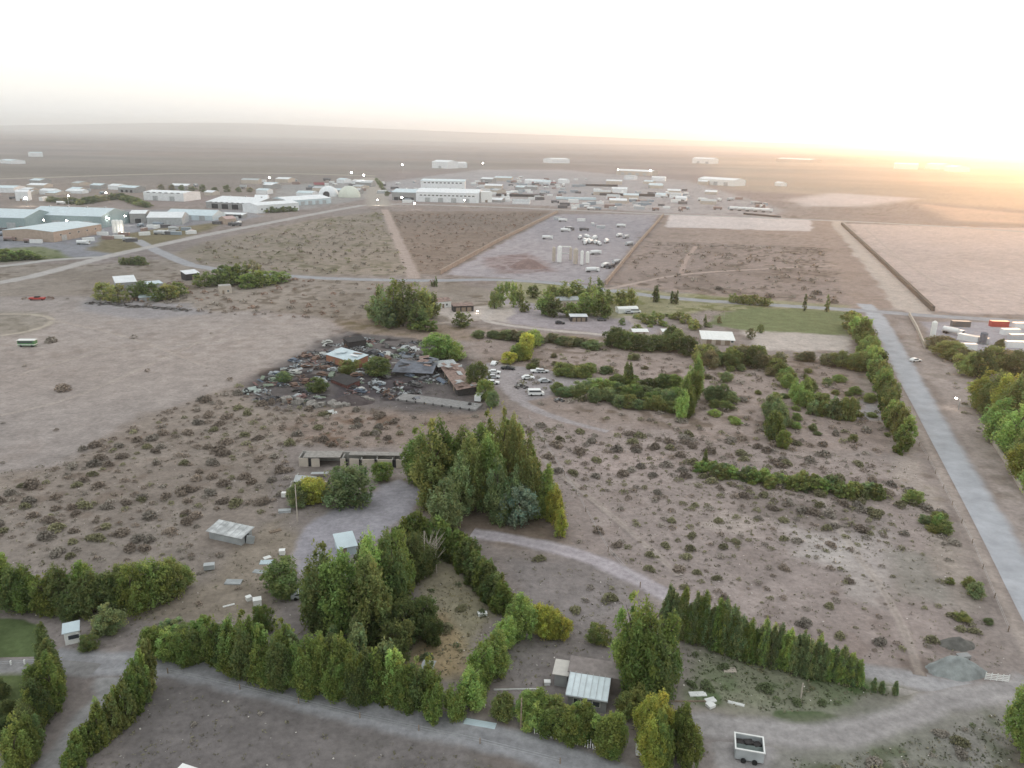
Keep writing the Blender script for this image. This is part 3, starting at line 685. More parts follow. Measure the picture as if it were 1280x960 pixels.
row([(760,482,466),(800,486,466),(830,486,468),(850,480,466)], 9, 'round', ['dark','green'], 'dark bush behind the orchard hedge', 'dark bushes behind the orchard hedge', wpx=22, jit=3)
row([(884,500,480),(900,500,478),(918,504,486)], 6, 'round', 'grey', 'grey-green bush right of the slanting bright row', 'grey-green bushes right of the slanting row', wpx=18)
row([(636,456,436),(648,450,424),(662,440,414),(670,434,412)], 8, 'round', ['light','yellow'], 'yellow-green bush in the slanting row above the parked cars', 'yellow-green bushes above the parked cars', wpx=18, jit=1.5)
row([(692,468,452),(715,470,452),(738,472,456)], 7, 'round', 'olive', 'olive bush just right of the parked cars', 'olive bushes right of the parked cars', wpx=22, jit=1.5)
row([(600,420,410),(660,428,414),(710,432,420),(755,436,424)], 20, 'round', ['olive','brown','grey'], 'low olive bush along the wire line below the loop track', 'low bushes below the loop track', wpx=18, jit=3)
# hedge line across the open field
row([(878,592,572),(920,598,582),(960,606,590),(1010,612,594),(1060,620,602),(1102,622,606)], 34, 'hedge', ['light','olive','olive','grey'], 'yellow-green bush in the long low hedge across the open field', 'bushes of the low hedge across the open field', wpx=18, jit=1.2, ends=('leftmost bush of the low hedge across the open field','rightmost bush of the low hedge across the open field'))
tree(880, 590, 562, 'poplar', 'olive', 'thin brown sapling at the left end of the low hedge', wpx=8)
tree(1142, 628, 614, 'round', 'light', 'green bush right of the end of the low hedge', wpx=24)
tree(1170, 662, 640, 'hedge', 'light', 'small bright green shrub between the low hedge and the road', wpx=12)
# right edge group
g = 'brownish trees at the right edge'
for a in [(1176,436,418,32),(1184,446,424,36),(1196,450,428,34),(1212,470,438,34),(1226,472,432,32),(1240,462,430,36),(1256,462,434,36),(1270,470,436,36),(1206,454,434,30)]:
    tree(*a[:3], 'round', random.choice(['dark','brown','olive']), 'dark brownish tree below the container yard at the right edge', g, wpx=a[3])
row([(1246,430,424),(1250,440,424),(1262,440,426)], 3, 'poplar', 'dark', 'small dark cypress behind the brownish trees', 'cypresses behind the brownish trees', wpx=7)
for a in [(1228,512,466),(1240,520,464),(1254,530,470),(1270,540,460),(1286,560,470),(1248,552,500),(1266,570,510),(1284,590,530),(1278,600,556),(1298,620,560)]:
    tree(*a[:3], 'multi', random.choice(['light','yellow','olive']), 'tall yellow-green tree in the group behind the low pale wall at the right edge', 'yellow-green trees behind the pale wall', wpx=40)
rb = random.Random(11)
for poly, n, cs, lab, grp, w_ in [([(860,462),(1050,462),(1090,500),(1120,560),(1000,556),(870,520)], 46, ['olive','grey','brown','light'], 'scattered bush on the overgrown plot between the slanting row and the paved road', 'scattered bushes on the overgrown plot', (8,18)),
  ([(640,442),(760,446),(860,455),(860,478),(700,470),(640,458)], 14, ['olive','brown','grey'], 'scattered bush on the plot above the orchard hedge', 'scattered bushes above the orchard hedge', (8,16)),
  ([(760,392),(880,396),(900,418),(800,424)], 14, ['olive','grey','light'], 'scattered garden bush behind the white barn', 'scattered garden bushes behind the barn', (6,12)),
  ([(1150,640),(1180,650),(1236,780),(1200,790)], 9, ['olive','grey'], 'rough bush on the verge right of the open field', 'rough bushes on the verge', (10,24))]:
    xs = [p[0] for p in poly]; ys = [p[1] for p in poly]; k = 0
    while k < n:
        x = rb.uniform(min(xs), max(xs)); y = rb.uniform(min(ys), max(ys))
        if poly_sd(np.array([x]), np.array([y]), poly)[0] > 0: continue
        w2 = rb.uniform(*w_); tree(x, y, y-w2*rb.uniform(.45, .9), 'round', rb.choice(cs), lab, grp, 'bush', wpx=w2, name='wild_bush'); k += 1
print('TREES', TREES)
# ---------- desert scrub
LINES = []
def clear_of_roads(x, y):
    ok = np.ones(x.shape, bool)
    for pts, r in ROADLINES:
        for a, b in zip(pts[:-1], pts[1:]):
            ok &= seg_d(x, y, a, b) > r
    return ok
ROADLINES = [(gp([(1080,380),(1118,436),(1143,485),(1172,540),(1203,597),(1243,668),(1310,790)]), 7.5),
 (gp([(590,666),(700,686),(790,720),(830,744)]), 3.6), (gp([(130,830),(205,828),(280,845),(380,870),(480,896),(600,918),(700,945),(800,985)]), 4.6),
 (gp([(60,825),(130,830)]), 4), (gp([(860,905),(1010,922),(1140,893),(1190,872),(1262,862)]), 4.5), (gp([(1080,838),(1140,850),(1262,866)]), 4),
 (gp([(615,455),(632,480),(650,504),(700,525),(760,540)]), 4), (gp([(745,476),(650,462),(618,458)]), 5), (gp([(600,400),(700,414),(810,424)]), 4)]
HOLES = [gp(p) for p in ([(375,660),(440,622),(500,598),(530,612),(515,640),(480,665),(450,690),(400,735),(362,690)], [(118,836),(200,824),(212,838),(100,935),(60,985),(20,985),(70,920)],
 [(-90,770),(34,774),(62,788),(56,830),(36,915),(-90,925)], [(900,392),(940,384),(1062,390),(1064,420),(935,414)], [(905,902),(980,930),(960,975),(880,930)], [(695,825),(790,830),(785,900),(695,895)], [(250,640),(320,640),(320,690),(250,690)], [(365,560),(512,560),(508,600),(360,625)], [(910,905),(955,905),(955,965),(910,965)])]
def scatter(px, spacing, keep, seed, jitter=.42):
    pts = gp(px); a = np.array(pts); r = np.random.default_rng(seed)
    X, Y = np.meshgrid(np.arange(a[:, 0].min(), a[:, 0].max(), spacing), np.arange(a[:, 1].min(), a[:, 1].max(), spacing))
    X = (X+r.uniform(-jitter, jitter, X.shape)*spacing).ravel(); Y = (Y+r.uniform(-jitter, jitter, Y.shape)*spacing).ravel()
    dens = keep*(.5+.9*sm(.35, .65, fbm(X/22, Y/22, 3, 201)))
    ok = (poly_sd(X, Y, pts) < 0) & (r.uniform(0, 1, X.shape) < dens)
    X = X[ok]; Y = Y[ok]
    ok = clear_of_roads(X, Y)
    for h in HOLES: ok &= poly_sd(X, Y, h) > .5
    return X[ok], Y[ok]
SC = [  # polygon px, spacing m, keep, size range, colours, label, group
 ([(-40,640),(60,585),(180,520),(300,482),(420,512),(520,520),(500,560),(370,565),(345,640),(300,690),(240,700),(130,700),(-40,690)], 3.5, 1.25, (.9,3.3), ['brown','brown','dull','brown','olive'], 'low brown desert shrub on the open scrubland left of the roofless ruin', 'desert shrubs on the scrubland left of the ruin'),
 ([(430,508),(620,520),(560,560),(400,562)], 4.5, .75, (1.2,3.0), ['brown','rust','dull'], 'low brown shrub between the scrap yard and the roofless ruin', 'shrubs between the scrap yard and the ruin'),
 ([(640,520),(880,545),(1100,580),(1150,620),(1100,680),(960,640),(860,600),(700,600)], 3.6, .9, (.9,3.4), ['dull','brown','olive'], 'low dark shrub on the upper part of the open field right of the grove', 'shrubs on the upper open field'),
 ([(700,600),(880,600),(1120,640),(1200,740),(1230,800),(1080,830),(960,790),(840,735),(720,680)], 3.0, .8, (.5,2.3), ['olive','dull','brown','olive'], 'small olive shrub on the open field above the poplar screen', 'shrubs on the open field above the poplar screen'),
 ([(600,425),(780,440),(1050,460),(1100,520),(1140,570),(1100,575),(880,545),(650,505),(620,470)], 4.6, .75, (1.2,3.2), ['dull','olive','brown'], 'dark shrub on the overgrown ground between the orchard hedges', 'shrubs between the orchard hedges'),
 ([(650,695),(780,720),(800,745),(720,770),(660,740)], 4.5, .6, (1.2,2.6), ['olive','dull'], 'olive shrub on the bare triangle below the curved dirt track', 'shrubs on the bare triangle below the curved track'),
 ([(210,845),(450,895),(600,930),(720,965),(60,985),(140,925)], 7.0, .32, (.7,1.9), ['dull','brown'], 'small dry shrub on the bare plot below the bottom track', 'dry shrubs on the bare plot below the track'),
 ([(855,812),(1080,838),(1140,870),(1080,895),(940,900),(860,880)], 4.0, .6, (.9,2.6), ['green','olive','green'], 'low green weed bush on the rough ground below the poplar screen', 'weed bushes below the poplar screen'),
 ([(970,905),(1240,875),(1270,975),(960,975)], 3.8, .6, (.9,2.4), ['olive','dull','green'], 'low grey-green bush on the rough ground at the bottom right', 'low bushes at the bottom right'),
 ([(1140,630),(1180,640),(1240,790),(1200,800)], 3.6, .7, (1.5,3.2), ['dull','olive'], 'grey-green bush in the loose line beside the verge of the paved road', 'bushes in the line beside the paved road verge'),
 ([(150,700),(300,690),(330,760),(240,775),(235,740)], 5.0, .45, (1,2.2), ['brown','dull'], 'brown shrub on the ground around the old tin shed', 'shrubs around the old tin shed'),
 ([(530,705),(600,735),(625,765),(590,810),(540,840),(515,790)], 4.0, .55, (.8,2.2), ['olive','green'], 'low plant in the dry garden inside the curved hedge row', 'plants in the dry garden'),
 ([(-100,420),(420,410),(300,478),(170,515),(50,580),(-100,640)], 16, .30, (1.2,5.5), ['brown','dull'], 'lone dark shrub on the wide bare field at the left', 'lone shrubs on the wide bare field'),
 ([(-100,375),(110,374),(250,392),(430,400),(560,352),(380,350),(240,345),(100,372)], 6.5, .6, (1.5,4), ['brown','rust','dull'], 'brown shrub on the ground between the cross road and the bare field', 'shrubs north of the bare field'),
 ([(255,305),(476,266),(512,344),(380,342),(240,330)], 8.5, .7, (2,5), ['brown','dull','olive'], 'shrub on the scrubby plot between the two diagonal roads', 'shrubs on the scrubby plot'),
 ([(812,304),(1030,311),(1055,382),(775,354)], 9, .6, (2,5.5), ['brown','dull'], 'shrub on the scrubby plot above the cross road', 'shrubs on the plot above the cross road'),
 ([(490,268),(680,268),(546,341),(524,341)], 8, .8, (1.5,4), ['brown','rust'], 'shrub on the dark walled plot', 'shrubs on the dark walled plot'),
 ([(1120,470),(1160,490),(1240,620),(1300,760),(1240,660)], 5, .35, (1,2.2), ['dull'], 'shrub on the verge of the paved road', 'shrubs on the road verge'),
 ([(1170,440),(1220,470),(1225,530),(1290,640),(1280,620),(1225,560)], 5, .4, (1,2.4), ['dull','olive'], 'shrub between the paved road and the pale wall', 'shrubs between the road and the pale wall'),
]
SHC = {'brown': (.25,.205,.168), 'rust': (.28,.19,.145), 'dull': (.27,.24,.205), 'olive': (.215,.205,.120), 'green': (.14,.17,.085)}
def shrub_pts(n, r, flat=.5):
    a = r.uniform(0, 6.28, n); t = r.uniform(0, 1, n)**.55; lob = 1+.15*np.sin(a*2+r.uniform(0, 6))+.14*np.sin(a*3+r.uniform(0, 6))
    R = t*.5*lob; z = flat*np.sqrt(np.clip(1-t*t, 0, 1))*r.uniform(.35, 1.05, n)
    return np.stack([R*np.cos(a), R*np.sin(a), z+.03], 1)
SHP = []
for k in range(8):
    r = np.random.default_rng(300+k)
    p = shrub_pts(300, r, .46); tone = (.7+.6*r.uniform(0, 1, len(p)))[:, None]*np.ones(3)
    SHP.append(leaf_mesh('shrub', p, r.uniform(.07, .17, len(p)), tone, material=DRY, seed=k))
allsh = []
for zi, (px, spc, kp, sz, cols_, lab, grp) in enumerate(SC):
    X, Y = scatter(px, spc, kp, 400+zi); r = np.random.default_rng(500+zi)
    for x, y in zip(X, Y):
        s = sz[0]+(sz[1]-sz[0])*r.uniform()**1.7
        allsh.append((s/depth_at((x, y)), x, y, s, cols_[r.integers(len(cols_))], zi))
def inview(x, y):
    u, v = P(x, y, 0); return -5 < u < 1285 and v < 962
vis = sorted([a for a in allsh if inview(a[1], a[2])], reverse=True)
first, rest = vis[:295], vis[295:]+[a for a in allsh if not inview(a[1], a[2])]
for q, x, y, s, c, zi in first:
    o = link('desert_shrub', random.choice(SHP)); o.location = (x, y, -.02); o.rotation_euler.z = random.uniform(0, 6.28)
    o.scale = (s*random.uniform(.9, 1.3), s*random.uniform(.8, 1), s*random.uniform(.75, 1.15))
    k = np.array(SHC[c])*random.uniform(.75, 1.15); o.color = (*k, 1)
    tag(o, SC[zi][5], 'shrub', SC[zi][6])
r = np.random.default_rng(77); cen = []; ss = []; tn = []
for q, x, y, s, c, zi in rest:
    d = depth_at((x, y)); n = 70 if d < 260 else (36 if d < 450 else 18)
    p = shrub_pts(n, r, .40)*s; p[:, 0] += x; p[:, 1] += y
    cen.append(p); ss.append(r.uniform(.10, .20, n)*s*(70/n)**.35); tn.append((.7+.6*r.uniform(0, 1, n))[:, None]*np.array(SHC[c])*r.uniform(.75, 1.15))
me = leaf_mesh('scrub', np.concatenate(cen), np.concatenate(ss), np.concatenate(tn), material=DRY, seed=5)
o = link('scrub', me); o.color = (1, 1, 1, 1); tag(o, kind='stuff')
# dry tufts and pebbles of the open ground, too many to count
cen = []; ss = []; tn = []
for i, (px, spc, kp, col) in enumerate([
  ([(-40,600),(420,500),(640,520),(880,545),(1140,580),(1250,800),(1290,980),(-60,980)], 1.45, .7, (.19,.175,.12)),
  ([(855,812),(1080,838),(1140,870),(1080,895),(940,905),(860,880)], 1.0, .8, (.085,.105,.05)),
  ([(970,900),(1250,872),(1290,980),(930,985)], 1.1, .7, (.11,.12,.075)),
  ([(530,705),(600,735),(625,765),(590,830),(540,850),(515,790)], 1.0, .8, (.24,.21,.12)),
  ([(380,490),(640,420),(1060,450),(1140,575),(880,545),(640,520)], 3.0, .6, (.13,.115,.08)),
  ([(640,372),(1060,388),(1060,400),(800,400)], 3.0, .8, (.12,.13,.06))]):
    X, Y = scatter(px, spc, kp, 600+i, .5)
    n = 5
    for x, y in zip(X, Y):
        s = .25+.6*r.uniform()**2
        p = r.normal(size=(n, 3))*np.array([.3, .3, .08])*s*1.6; p[:, 2] = np.abs(p[:, 2])+.04; p[:, 0] += x; p[:, 1] += y
        cen.append(p); ss.append(r.uniform(.2, .5, n)*s*1.1); tn.append((.6+.9*r.uniform(0, 1, n))[:, None]*np.array(col))
me = leaf_mesh('dry_grass', np.concatenate(cen), np.concatenate(ss), np.concatenate(tn), material=DRY, seed=6)
st = []
X, Y = scatter([(-40,600),(420,500),(640,520),(880,545),(1140,580),(1250,800),(1290,980),(-60,980)], 2.6, .5, 700, .5)
p = np.stack([X, Y, np.full(X.shape, .05)], 1); tn2 = (.6+.9*r.uniform(0, 1, len(p)))[:, None]*np.array((.42,.39,.36))
m2 = leaf_mesh('stones', p, r.uniform(.12, .45, len(p))**1.2, tn2, up=2.5, material=DRY, seed=9, stretch=1.1); o2 = link('stones', m2); o2.color = (1, 1, 1, 1); tag(o2, kind='stuff')
o = link('dry_grass', me); o.color = (1, 1, 1, 1); tag(o, kind='stuff')
print('SHRUBS', len(allsh), len(vis), 'TUFT', len(cen))
# ---------- buildings
WHITE = mat('white_sheet', (.74,.76,.78), .5, noise=.10, scale=.3, corr=3)
PALEBLUE = mat('pale_blue_sheet', (.55,.64,.68), .45, noise=.12, scale=.3, corr=3)
GREYSHEET = mat('grey_sheet', (.42,.44,.45), .5, noise=.25, scale=.5, corr=3)
CREAM = mat('cream_wall', (.50,.44,.38), .9, noise=.15, scale=.5)
TANW = mat('tan_wall', (.42,.33,.27), .9, noise=.15, scale=.5)
GREYW = mat('grey_wall', (.32,.32,.32), .9, noise=.2, scale=.6)
CONC = mat('concrete', (.38,.365,.34), .95, noise=.3, scale=.9)
BRICK = mat('red_brick', (.34,.16,.10), .95, noise=.25, scale=1.5)
RUST = mat('rust_sheet', (.30,.21,.18), .8, noise=.45, scale=.8, corr=3)
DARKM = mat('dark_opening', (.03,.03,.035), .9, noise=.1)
CHAR = mat('charred', (.055,.05,.05), .95, noise=.4, scale=2)
GLASS = mat('window_glass', (.05,.06,.07), .15, noise=.1, spec=.6)
MAROON = mat('maroon_paint', (.22,.05,.06), .7, noise=.2)
REDP = mat('red_paint', (.42,.06,.05), .6, noise=.15)
TYRE = mat('rubber', (.02,.02,.02), .9, noise=.2)
STEEL = mat('galvanised_steel', (.45,.46,.47), .4, metal=.5, noise=.2)
WOOD = mat('weathered_wood', (.27,.21,.16), .95, noise=.35, scale=3)
WPAINT = mat('white_paint', (.78,.78,.76), .55, noise=.10, scale=1)
TEAL = mat('teal_plastic', (.05,.30,.30), .5, noise=.1)
TARP = mat('blue_grey_tarp', (.16,.17,.20), .7, noise=.3, scale=.8)
GREENP = mat('green_paint', (.10,.22,.10), .6, noise=.2)
BLUEP = mat('blue_paint', (.08,.15,.32), .5, noise=.2)
CAR = mat('car_paint', tint=True, rough=.3, noise=.06, spec=.5)
ANYP = mat('any_paint', tint=True, rough=.75, noise=.3, scale=1.2)
EARTH = mat('packed_earth', (.36,.28,.23), 1, noise=.25, scale=.4)
LAMP = mat('lit_lamp', (1,.93,.82), emit=45)

def frame(L, R):
    a = G(*L); b = G(*R); d = b-a; return a, d.length, math.atan2(d.y, d.x)
def sheet_roof(mb, x0, x1, y0, y1, z0, z1, ov, kind, t=.12):
    "solid roof slabs; kinds: gx ridge along x, gy ridge along y, mono sloping to the front, monoback, arch, flat"
    if kind == 'gx':
        ym = (y0+y1)/2
        for s, ya in ((1, y0-ov), (-1, y1+ov)):
            pr = [(ya, z0-.05), (ym, z1), (ym, z1+t), (ya, z0-.05+t)]
            mb.add([(x0-ov, p[0], p[1]) for p in pr]+[(x1+ov, p[0], p[1]) for p in pr], [(0,1,2,3),(7,6,5,4),(0,4,5,1),(1,5,6,2),(2,6,7,3),(3,7,4,0)])
    elif kind == 'gy':
        xm = (x0+x1)/2
        for xa in (x0-ov, x1+ov):
            pr = [(xa, z0-.05), (xm, z1), (xm, z1+t), (xa, z0-.05+t)]
            mb.add([(p[0], y0-ov, p[1]) for p in pr]+[(p[0], y1+ov, p[1]) for p in pr], [(0,1,2,3),(7,6,5,4),(0,4,5,1),(1,5,6,2),(2,6,7,3),(3,7,4,0)])
    elif kind == 'arch':
        n = 10; pr = []
        for i in range(n+1):
            a = math.pi*i/n; pr.append(((y0+y1)/2-math.cos(a)*((y1-y0)/2+ov), z0+(z1-z0)*math.sin(a)))
        vs = [(x0-ov, p[0], p[1]) for p in pr]+[(x1+ov, p[0], p[1]) for p in pr]
        mb.add(vs, [(i, i+1, n+2+i, n+1+i) for i in range(n)]+[tuple(range(n+1)), tuple(range(2*n+1, n, -1))])
    else:
        za, zb = (z0, z1) if kind == 'mono' else ((z1, z0) if kind == 'monoback' else (z0, z0))
        pr = [(y0-ov, za+.01), (y1+ov, zb+.01), (y1+ov, zb+t), (y0-ov, za+t)]
        mb.add([(x0-ov, p[0], p[1]) for p in pr]+[(x1+ov, p[0], p[1]) for p in pr], [(0,1,2,3),(7,6,5,4),(0,4,5,1),(1,5,6,2),(2,6,7,3),(3,7,4,0)])
def walls(mb, L, D, h, zr, kind):
    if kind in ('gy',): 
        pr = [(0, 0), (L, 0), (L, h), (L/2, zr-.02), (0, h)]
        mb.prism([(p[0], p[1]) for p in pr], 0, D)
    else:
        zf, zb = (h, zr) if kind == 'mono' else ((zr, h) if kind == 'monoback' else (h, h))
        pr = [(0, 0), (D, 0), (D, zb)]+([(D/2, zr-.02)] if kind == 'gx' else [])+[(0, zf)]
        n = len(pr); vs = [(0, p[0], p[1]) for p in pr]+[(L, p[0], p[1]) for p in pr]
        mb.add(vs, [tuple(range(n-1, -1, -1)), tuple(range(n, 2*n))]+[(i, (i+1) % n, (i+1) % n+n, i+n) for i in range(n)])
def bldg(name, L, R, ty, D, label, kind='gx', wall=CREAM, roof=WHITE, rise=None, doors=(), wins=(), ov=.25, cat='building', group=None, h=None, vents=0, parapet=False):
    a, ln, rz = frame(L, R); h = h or top_z(a, ty); zr = h+(rise if rise is not None else D*.10)
    o = empty(name, (a.x, a.y, 0), rz, label, cat, group)
    m = MB(); walls(m, ln, D, h, zr, kind); m.build('wall', wall, o)
    m = MB(); sheet_roof(m, 0, ln, 0, D, h, zr, ov, kind, t=max(.12, h*.02)); rf = m.build('roof', roof, o)
    for k in range(vents):
        m = MB(); x = ln*(k+.5)/vents; m.box((x, D/2, zr+.4), (1.2, 1.2, .7)); m.prism([(x-.9, zr+.75), (x+.9, zr+.75), (x, zr+1.15)], D/2-.9, D/2+.9); m.build('vent', STEEL, rf)
    for (f, w_, hh) in doors:
        m = MB(); m.box((ln*f, -.05, hh/2), (w_, .1, hh)); d_ = m.build('door', (DARKM if name in ('open_shed','barn') or wall is GREYW else GREYSHEET) if hh > 3 else WOOD, o)
        if hh > 3: 
            m = MB(); [m.box((ln*f+s*(w_/2+.1), -.1, hh/2), (.2, .2, hh)) for s in (-1, 1)]; m.box((ln*f, -.1, hh+.1), (w_+.4, .2, .2)); m.build('door_frame', STEEL, d_)
    for (f, z, w_, hh) in wins:
        m = MB(); m.box((ln*f, -.03, z), (w_+.2, .06, hh+.2)); wf = m.build('window', WPAINT, o)
        m = MB(); m.box((ln*f, -.075, z), (w_, .03, hh)); m.build('pane', GLASS, wf)
    return o
def dw(n, w, h, a=.08, b=.92): return [(a+(b-a)*(i+.5)/n, w, h) for i in range(n)]
def ww(n, z, w, h, a=.05, b=.95): return [(a+(b-a)*(i+.5)/n, z, w, h) for i in range(n)]

# left industrial estate
bldg('warehouse', (180,250), (230,252), 240, 34, 'white box-shaped warehouse standing alone behind the left industrial yards', 'gx', WHITE, WHITE, 1.5, doors=dw(2,6,5), wins=ww(6,9,4,1))
bldg('warehouse', (34,282), (128,285), 268, 42, 'longest warehouse with pale blue roof and dark teal front at the left', 'gx', mat('teal_wall', (.28,.36,.37), .8), PALEBLUE, 5, doors=dw(4,7,5), vents=4)
bldg('warehouse', (-60,284), (32,287), 270, 40, 'pale blue warehouse cut off by the left edge of the picture', 'gx', mat('teal_wall'), PALEBLUE, 5, doors=dw(4,7,5))
bldg('workshop', (68,303), (128,292), 290, 40, 'tan walled workshop with pale roof in front of the long blue warehouse', 'gx', TANW, PALEBLUE, 1.5, doors=[(.2,5,4)], wins=ww(5,4.5,2,1))
bldg('warehouse', (163,279), (183,279), 267, 20, 'small grey shed with white roof right of the silos', 'gx', GREYW, WHITE, 2, doors=[(.5,5,4)])
bldg('warehouse', (184,281), (228,281), 272, 30, 'low hall with white roof in the middle of the left yards', 'gx', GREYSHEET, WHITE, 3.5, doors=dw(4,5,4))
bldg('warehouse', (206,274), (266,276), 268, 26, 'pale blue roofed hall behind the low white hall in the left yards', 'gx', PALEBLUE, PALEBLUE, 4, doors=dw(3,5,4))
bldg('open_shed', (268,272), (303,273), 268, 12, 'long low open shed right of the pale blue hall', 'mono', GREYW, WHITE, 1, doors=dw(5,7,3.4))
bldg('warehouse', (258,260), (318,263), 252, 60, 'large white hall with stepped roof at the centre left', 'gx', GREYW, WHITE, 4, doors=dw(4,8,5), wins=ww(8,6.5,3,1), vents=3)
bldg('warehouse', (318,258), (334,258), 249, 50, 'white hall end with a dark opening beside the large stepped hall', 'gx', WHITE, WHITE, 3, doors=[(.5,18,5)])
bldg('warehouse', (322,267), (374,263), 257, 24, 'white building behind the little trees near the main road', 'gx', WHITE, WHITE, 2, doors=dw(3,4,3), wins=ww(8,4,2,1.2))
bldg('warehouse', (360,258), (414,254), 251, 34, 'long white roofed shed between the small trees and the two domes', 'gx', PALEBLUE, WHITE, 3, doors=dw(5,5,4))
bldg('cottage', (20,251), (36,251), 240, 12, 'small white building beside a bright lamp at the far left', 'gx', WHITE, WHITE, 2, doors=[(.4,2,2.2)])
bldg('barn', (148,240), (169,241), 234, 20, 'grey low shed left of the far white warehouse', 'gx', GREYW, PALEBLUE, 2, doors=dw(3,4,3.2))
bldg('cottage', (283,281), (296,280), 274, 12, 'pinkish small house by the curve of the main road', 'gx', TANW, mat('pink_roof', (.50,.36,.34), .8), 2, doors=[(.3,1.5,2.2)], wins=ww(2,2,1.5,1,.4,1))
bldg('barn', (393,237), (406,237), 231, 14, 'maroon roofed shed behind the white domes', 'gx', GREYW, MAROON, 3)
for L_, R_, t, l in (((-60,240),(18,241),234,'far white shed cut by the left edge'),((0,204),(14,205),200,'tiny far shed at the left edge of the plain'),((38,196),(54,196),191,'tiny pale blue shed on the far left plain')):
    bldg('barn', L_, R_, t, 30, l, 'gx', WHITE, PALEBLUE, 2)
# domes
for px, py, w_, ty, l, door in ((408,246,26,233,'left white inflatable dome with a dark doorway',True),(434,247,28,233,'right cream inflatable dome beside the white one',False)):
    p = G(px, py); d = depth_at(p); r_ = w_/2*d/F
    o = empty('inflatable_dome', p+Vector((0, r_, 0)), 0, l, 'dome'); m = MB(); m.dome((0, 0, 0), r_, r_, top_z(p, ty), 24, 8); m.build('canopy', WHITE if door else mat('cream_membrane', (.62,.64,.56), .7, noise=.1, scale=.1), o, True)
    if door: m = MB(); m.cyl((0, -r_-.6, 2.6), (0, -r_+3, 2.6), 4.2, n=12); m.build('doorway', DARKM, o)
# silos
for i, px in enumerate((144,148.5,153)):
    p = G(px, 293); h = top_z(p, 276); o = empty('silo', p, 0, 'white vertical silo in the row beside the tan workshop', 'silo', 'three white silos beside the tan workshop')
    m = MB(); m.cyl((0, 0, 1), (0, 0, h), 1.6, n=14); m.cyl((0, 0, h), (0, 0, h+1), 1.6, .2, n=14); m.build('tank', WPAINT, o)
    m = MB(); [m.cyl((1.3*math.cos(a), 1.3*math.sin(a), 0), (1.3*math.cos(a), 1.3*math.sin(a), 1.1), .12, n=5) for a in (0, 1.57, 3.14, 4.71)]; m.build('stand', STEEL, o)
# factory
bldg('factory', (520,252), (598,254), 240, 60, 'front hall of the big white factory in the industrial belt', 'gx', WHITE, WHITE, 3, doors=dw(4,6,5), wins=ww(14,8,3,1.2), vents=5)
bldg('factory', (526,243), (581,244), 226, 50, 'tall rear block of the big white factory', 'flat', WHITE, PALEBLUE, .5, wins=ww(10,16,3,1.5), ov=.5)
bldg('warehouse', (490,250), (520,251), 240, 40, 'low pale shed left of the white factory hall', 'gx', GREYW, PALEBLUE, 3, doors=dw(4,6,4))
bldg('tank_house', (601,253), (615,253), 240, 14, 'bright white cube building right of the factory', 'flat', WPAINT, WHITE, .3, ov=.1, doors=[(.5,3,3)])
bldg('warehouse', (540,210), (560,211), 202, 40, 'far white hall behind the factory, taller half', 'gx', WHITE, WHITE, 4, doors=[(.5,8,6)])
bldg('warehouse', (560,210), (584,210), 204, 26, 'far lower white wing behind the factory', 'gx', WHITE, WHITE, 3)
bldg('warehouse', (872,230), (917,233), 223, 40, 'long very white warehouse alone on the right plain', 'gx', WPAINT, WHITE, 3, doors=dw(3,8,6))
bldg('warehouse', (865,204), (891,205), 198, 50, 'far white warehouse above the long one on the right plain', 'gx', WPAINT, WHITE, 4, doors=dw(2,10,7))
bldg('warehouse', (770,218), (814,220), 213, 40, 'low pink-white hall with roof lamps beyond the yards', 'gx', CREAM, WHITE, 3, doors=dw(4,8,5))
bldg('warehouse', (690,204), (712,204), 199, 50, 'faint far white shed above the scrap rows', 'gx', WHITE, WHITE, 3)
bldg('warehouse', (1117,211), (1147,212), 205, 60, 'far white hall at the right, largest of three in the glow', 'gx', WPAINT, WHITE, 4)
bldg('warehouse', (1156,211), (1176,212), 205, 60, 'middle white hall of three in the glow at the right', 'gx', WPAINT, WHITE, 4)
bldg('warehouse', (1180,214), (1192,215), 208, 50, 'small white hall at the right end of three in the glow', 'gx', WPAINT, WHITE, 4)
bldg('warehouse', (970,202), (1012,204), 198, 70, 'pale far hall on the plain left of the three in the glow', 'gx', CREAM, WHITE, 3)
bldg('barn', (968,232), (976,233), 228, 12, 'tiny white hut alone on the orange plain', 'gx', WPAINT, WHITE, 2)
bldg('site_office', (1040,283-11), (1052,283-10), 269, 8, 'tiny hut at the top of the ditch', 'flat', GREYW, GREYSHEET, .2) if False else None
# farm belt houses
bldg('farmhouse', (544,386), (564,384), 378, 7, 'small white house at the right of the northern tree clump', 'gx', WPAINT, RUST, 1.2, doors=[(.5,1,2)], wins=ww(2,1.5,.9,.9))
bldg('open_shed', (567,390), (592,389), 383, 5, 'dark open shed beside the small white house', 'mono', CHAR, RUST, .5, doors=dw(3,2,2))
bldg('farmhouse', (698,384), (724,383), 376, 7, 'pale roofed farmhouse inside the middle tree belt', 'gx', CREAM, GREYSHEET, 1.2, doors=[(.3,1,2)], wins=ww(3,1.5,1,1,.4,1))
bldg('open_shed', (713,402), (734,402), 396, 4, 'small white roofed open shed at the front of the middle tree belt', 'mono', CHAR, WHITE, .4, doors=dw(3,1.6,1.8))
bldg('barn', (877,430), (918,432), 424, 10, 'long white roofed barn at the edge of the pale clay strip', 'mono', CREAM, WPAINT, 1.2, doors=dw(3,2,2.2), wins=ww(2,1.6,1,.8,.7,1))
bldg('greenhouse', (773,392), (797,391), 387, 4, 'low white tunnel beside the middle farm lane', 'arch', WPAINT, WPAINT, 1.0)
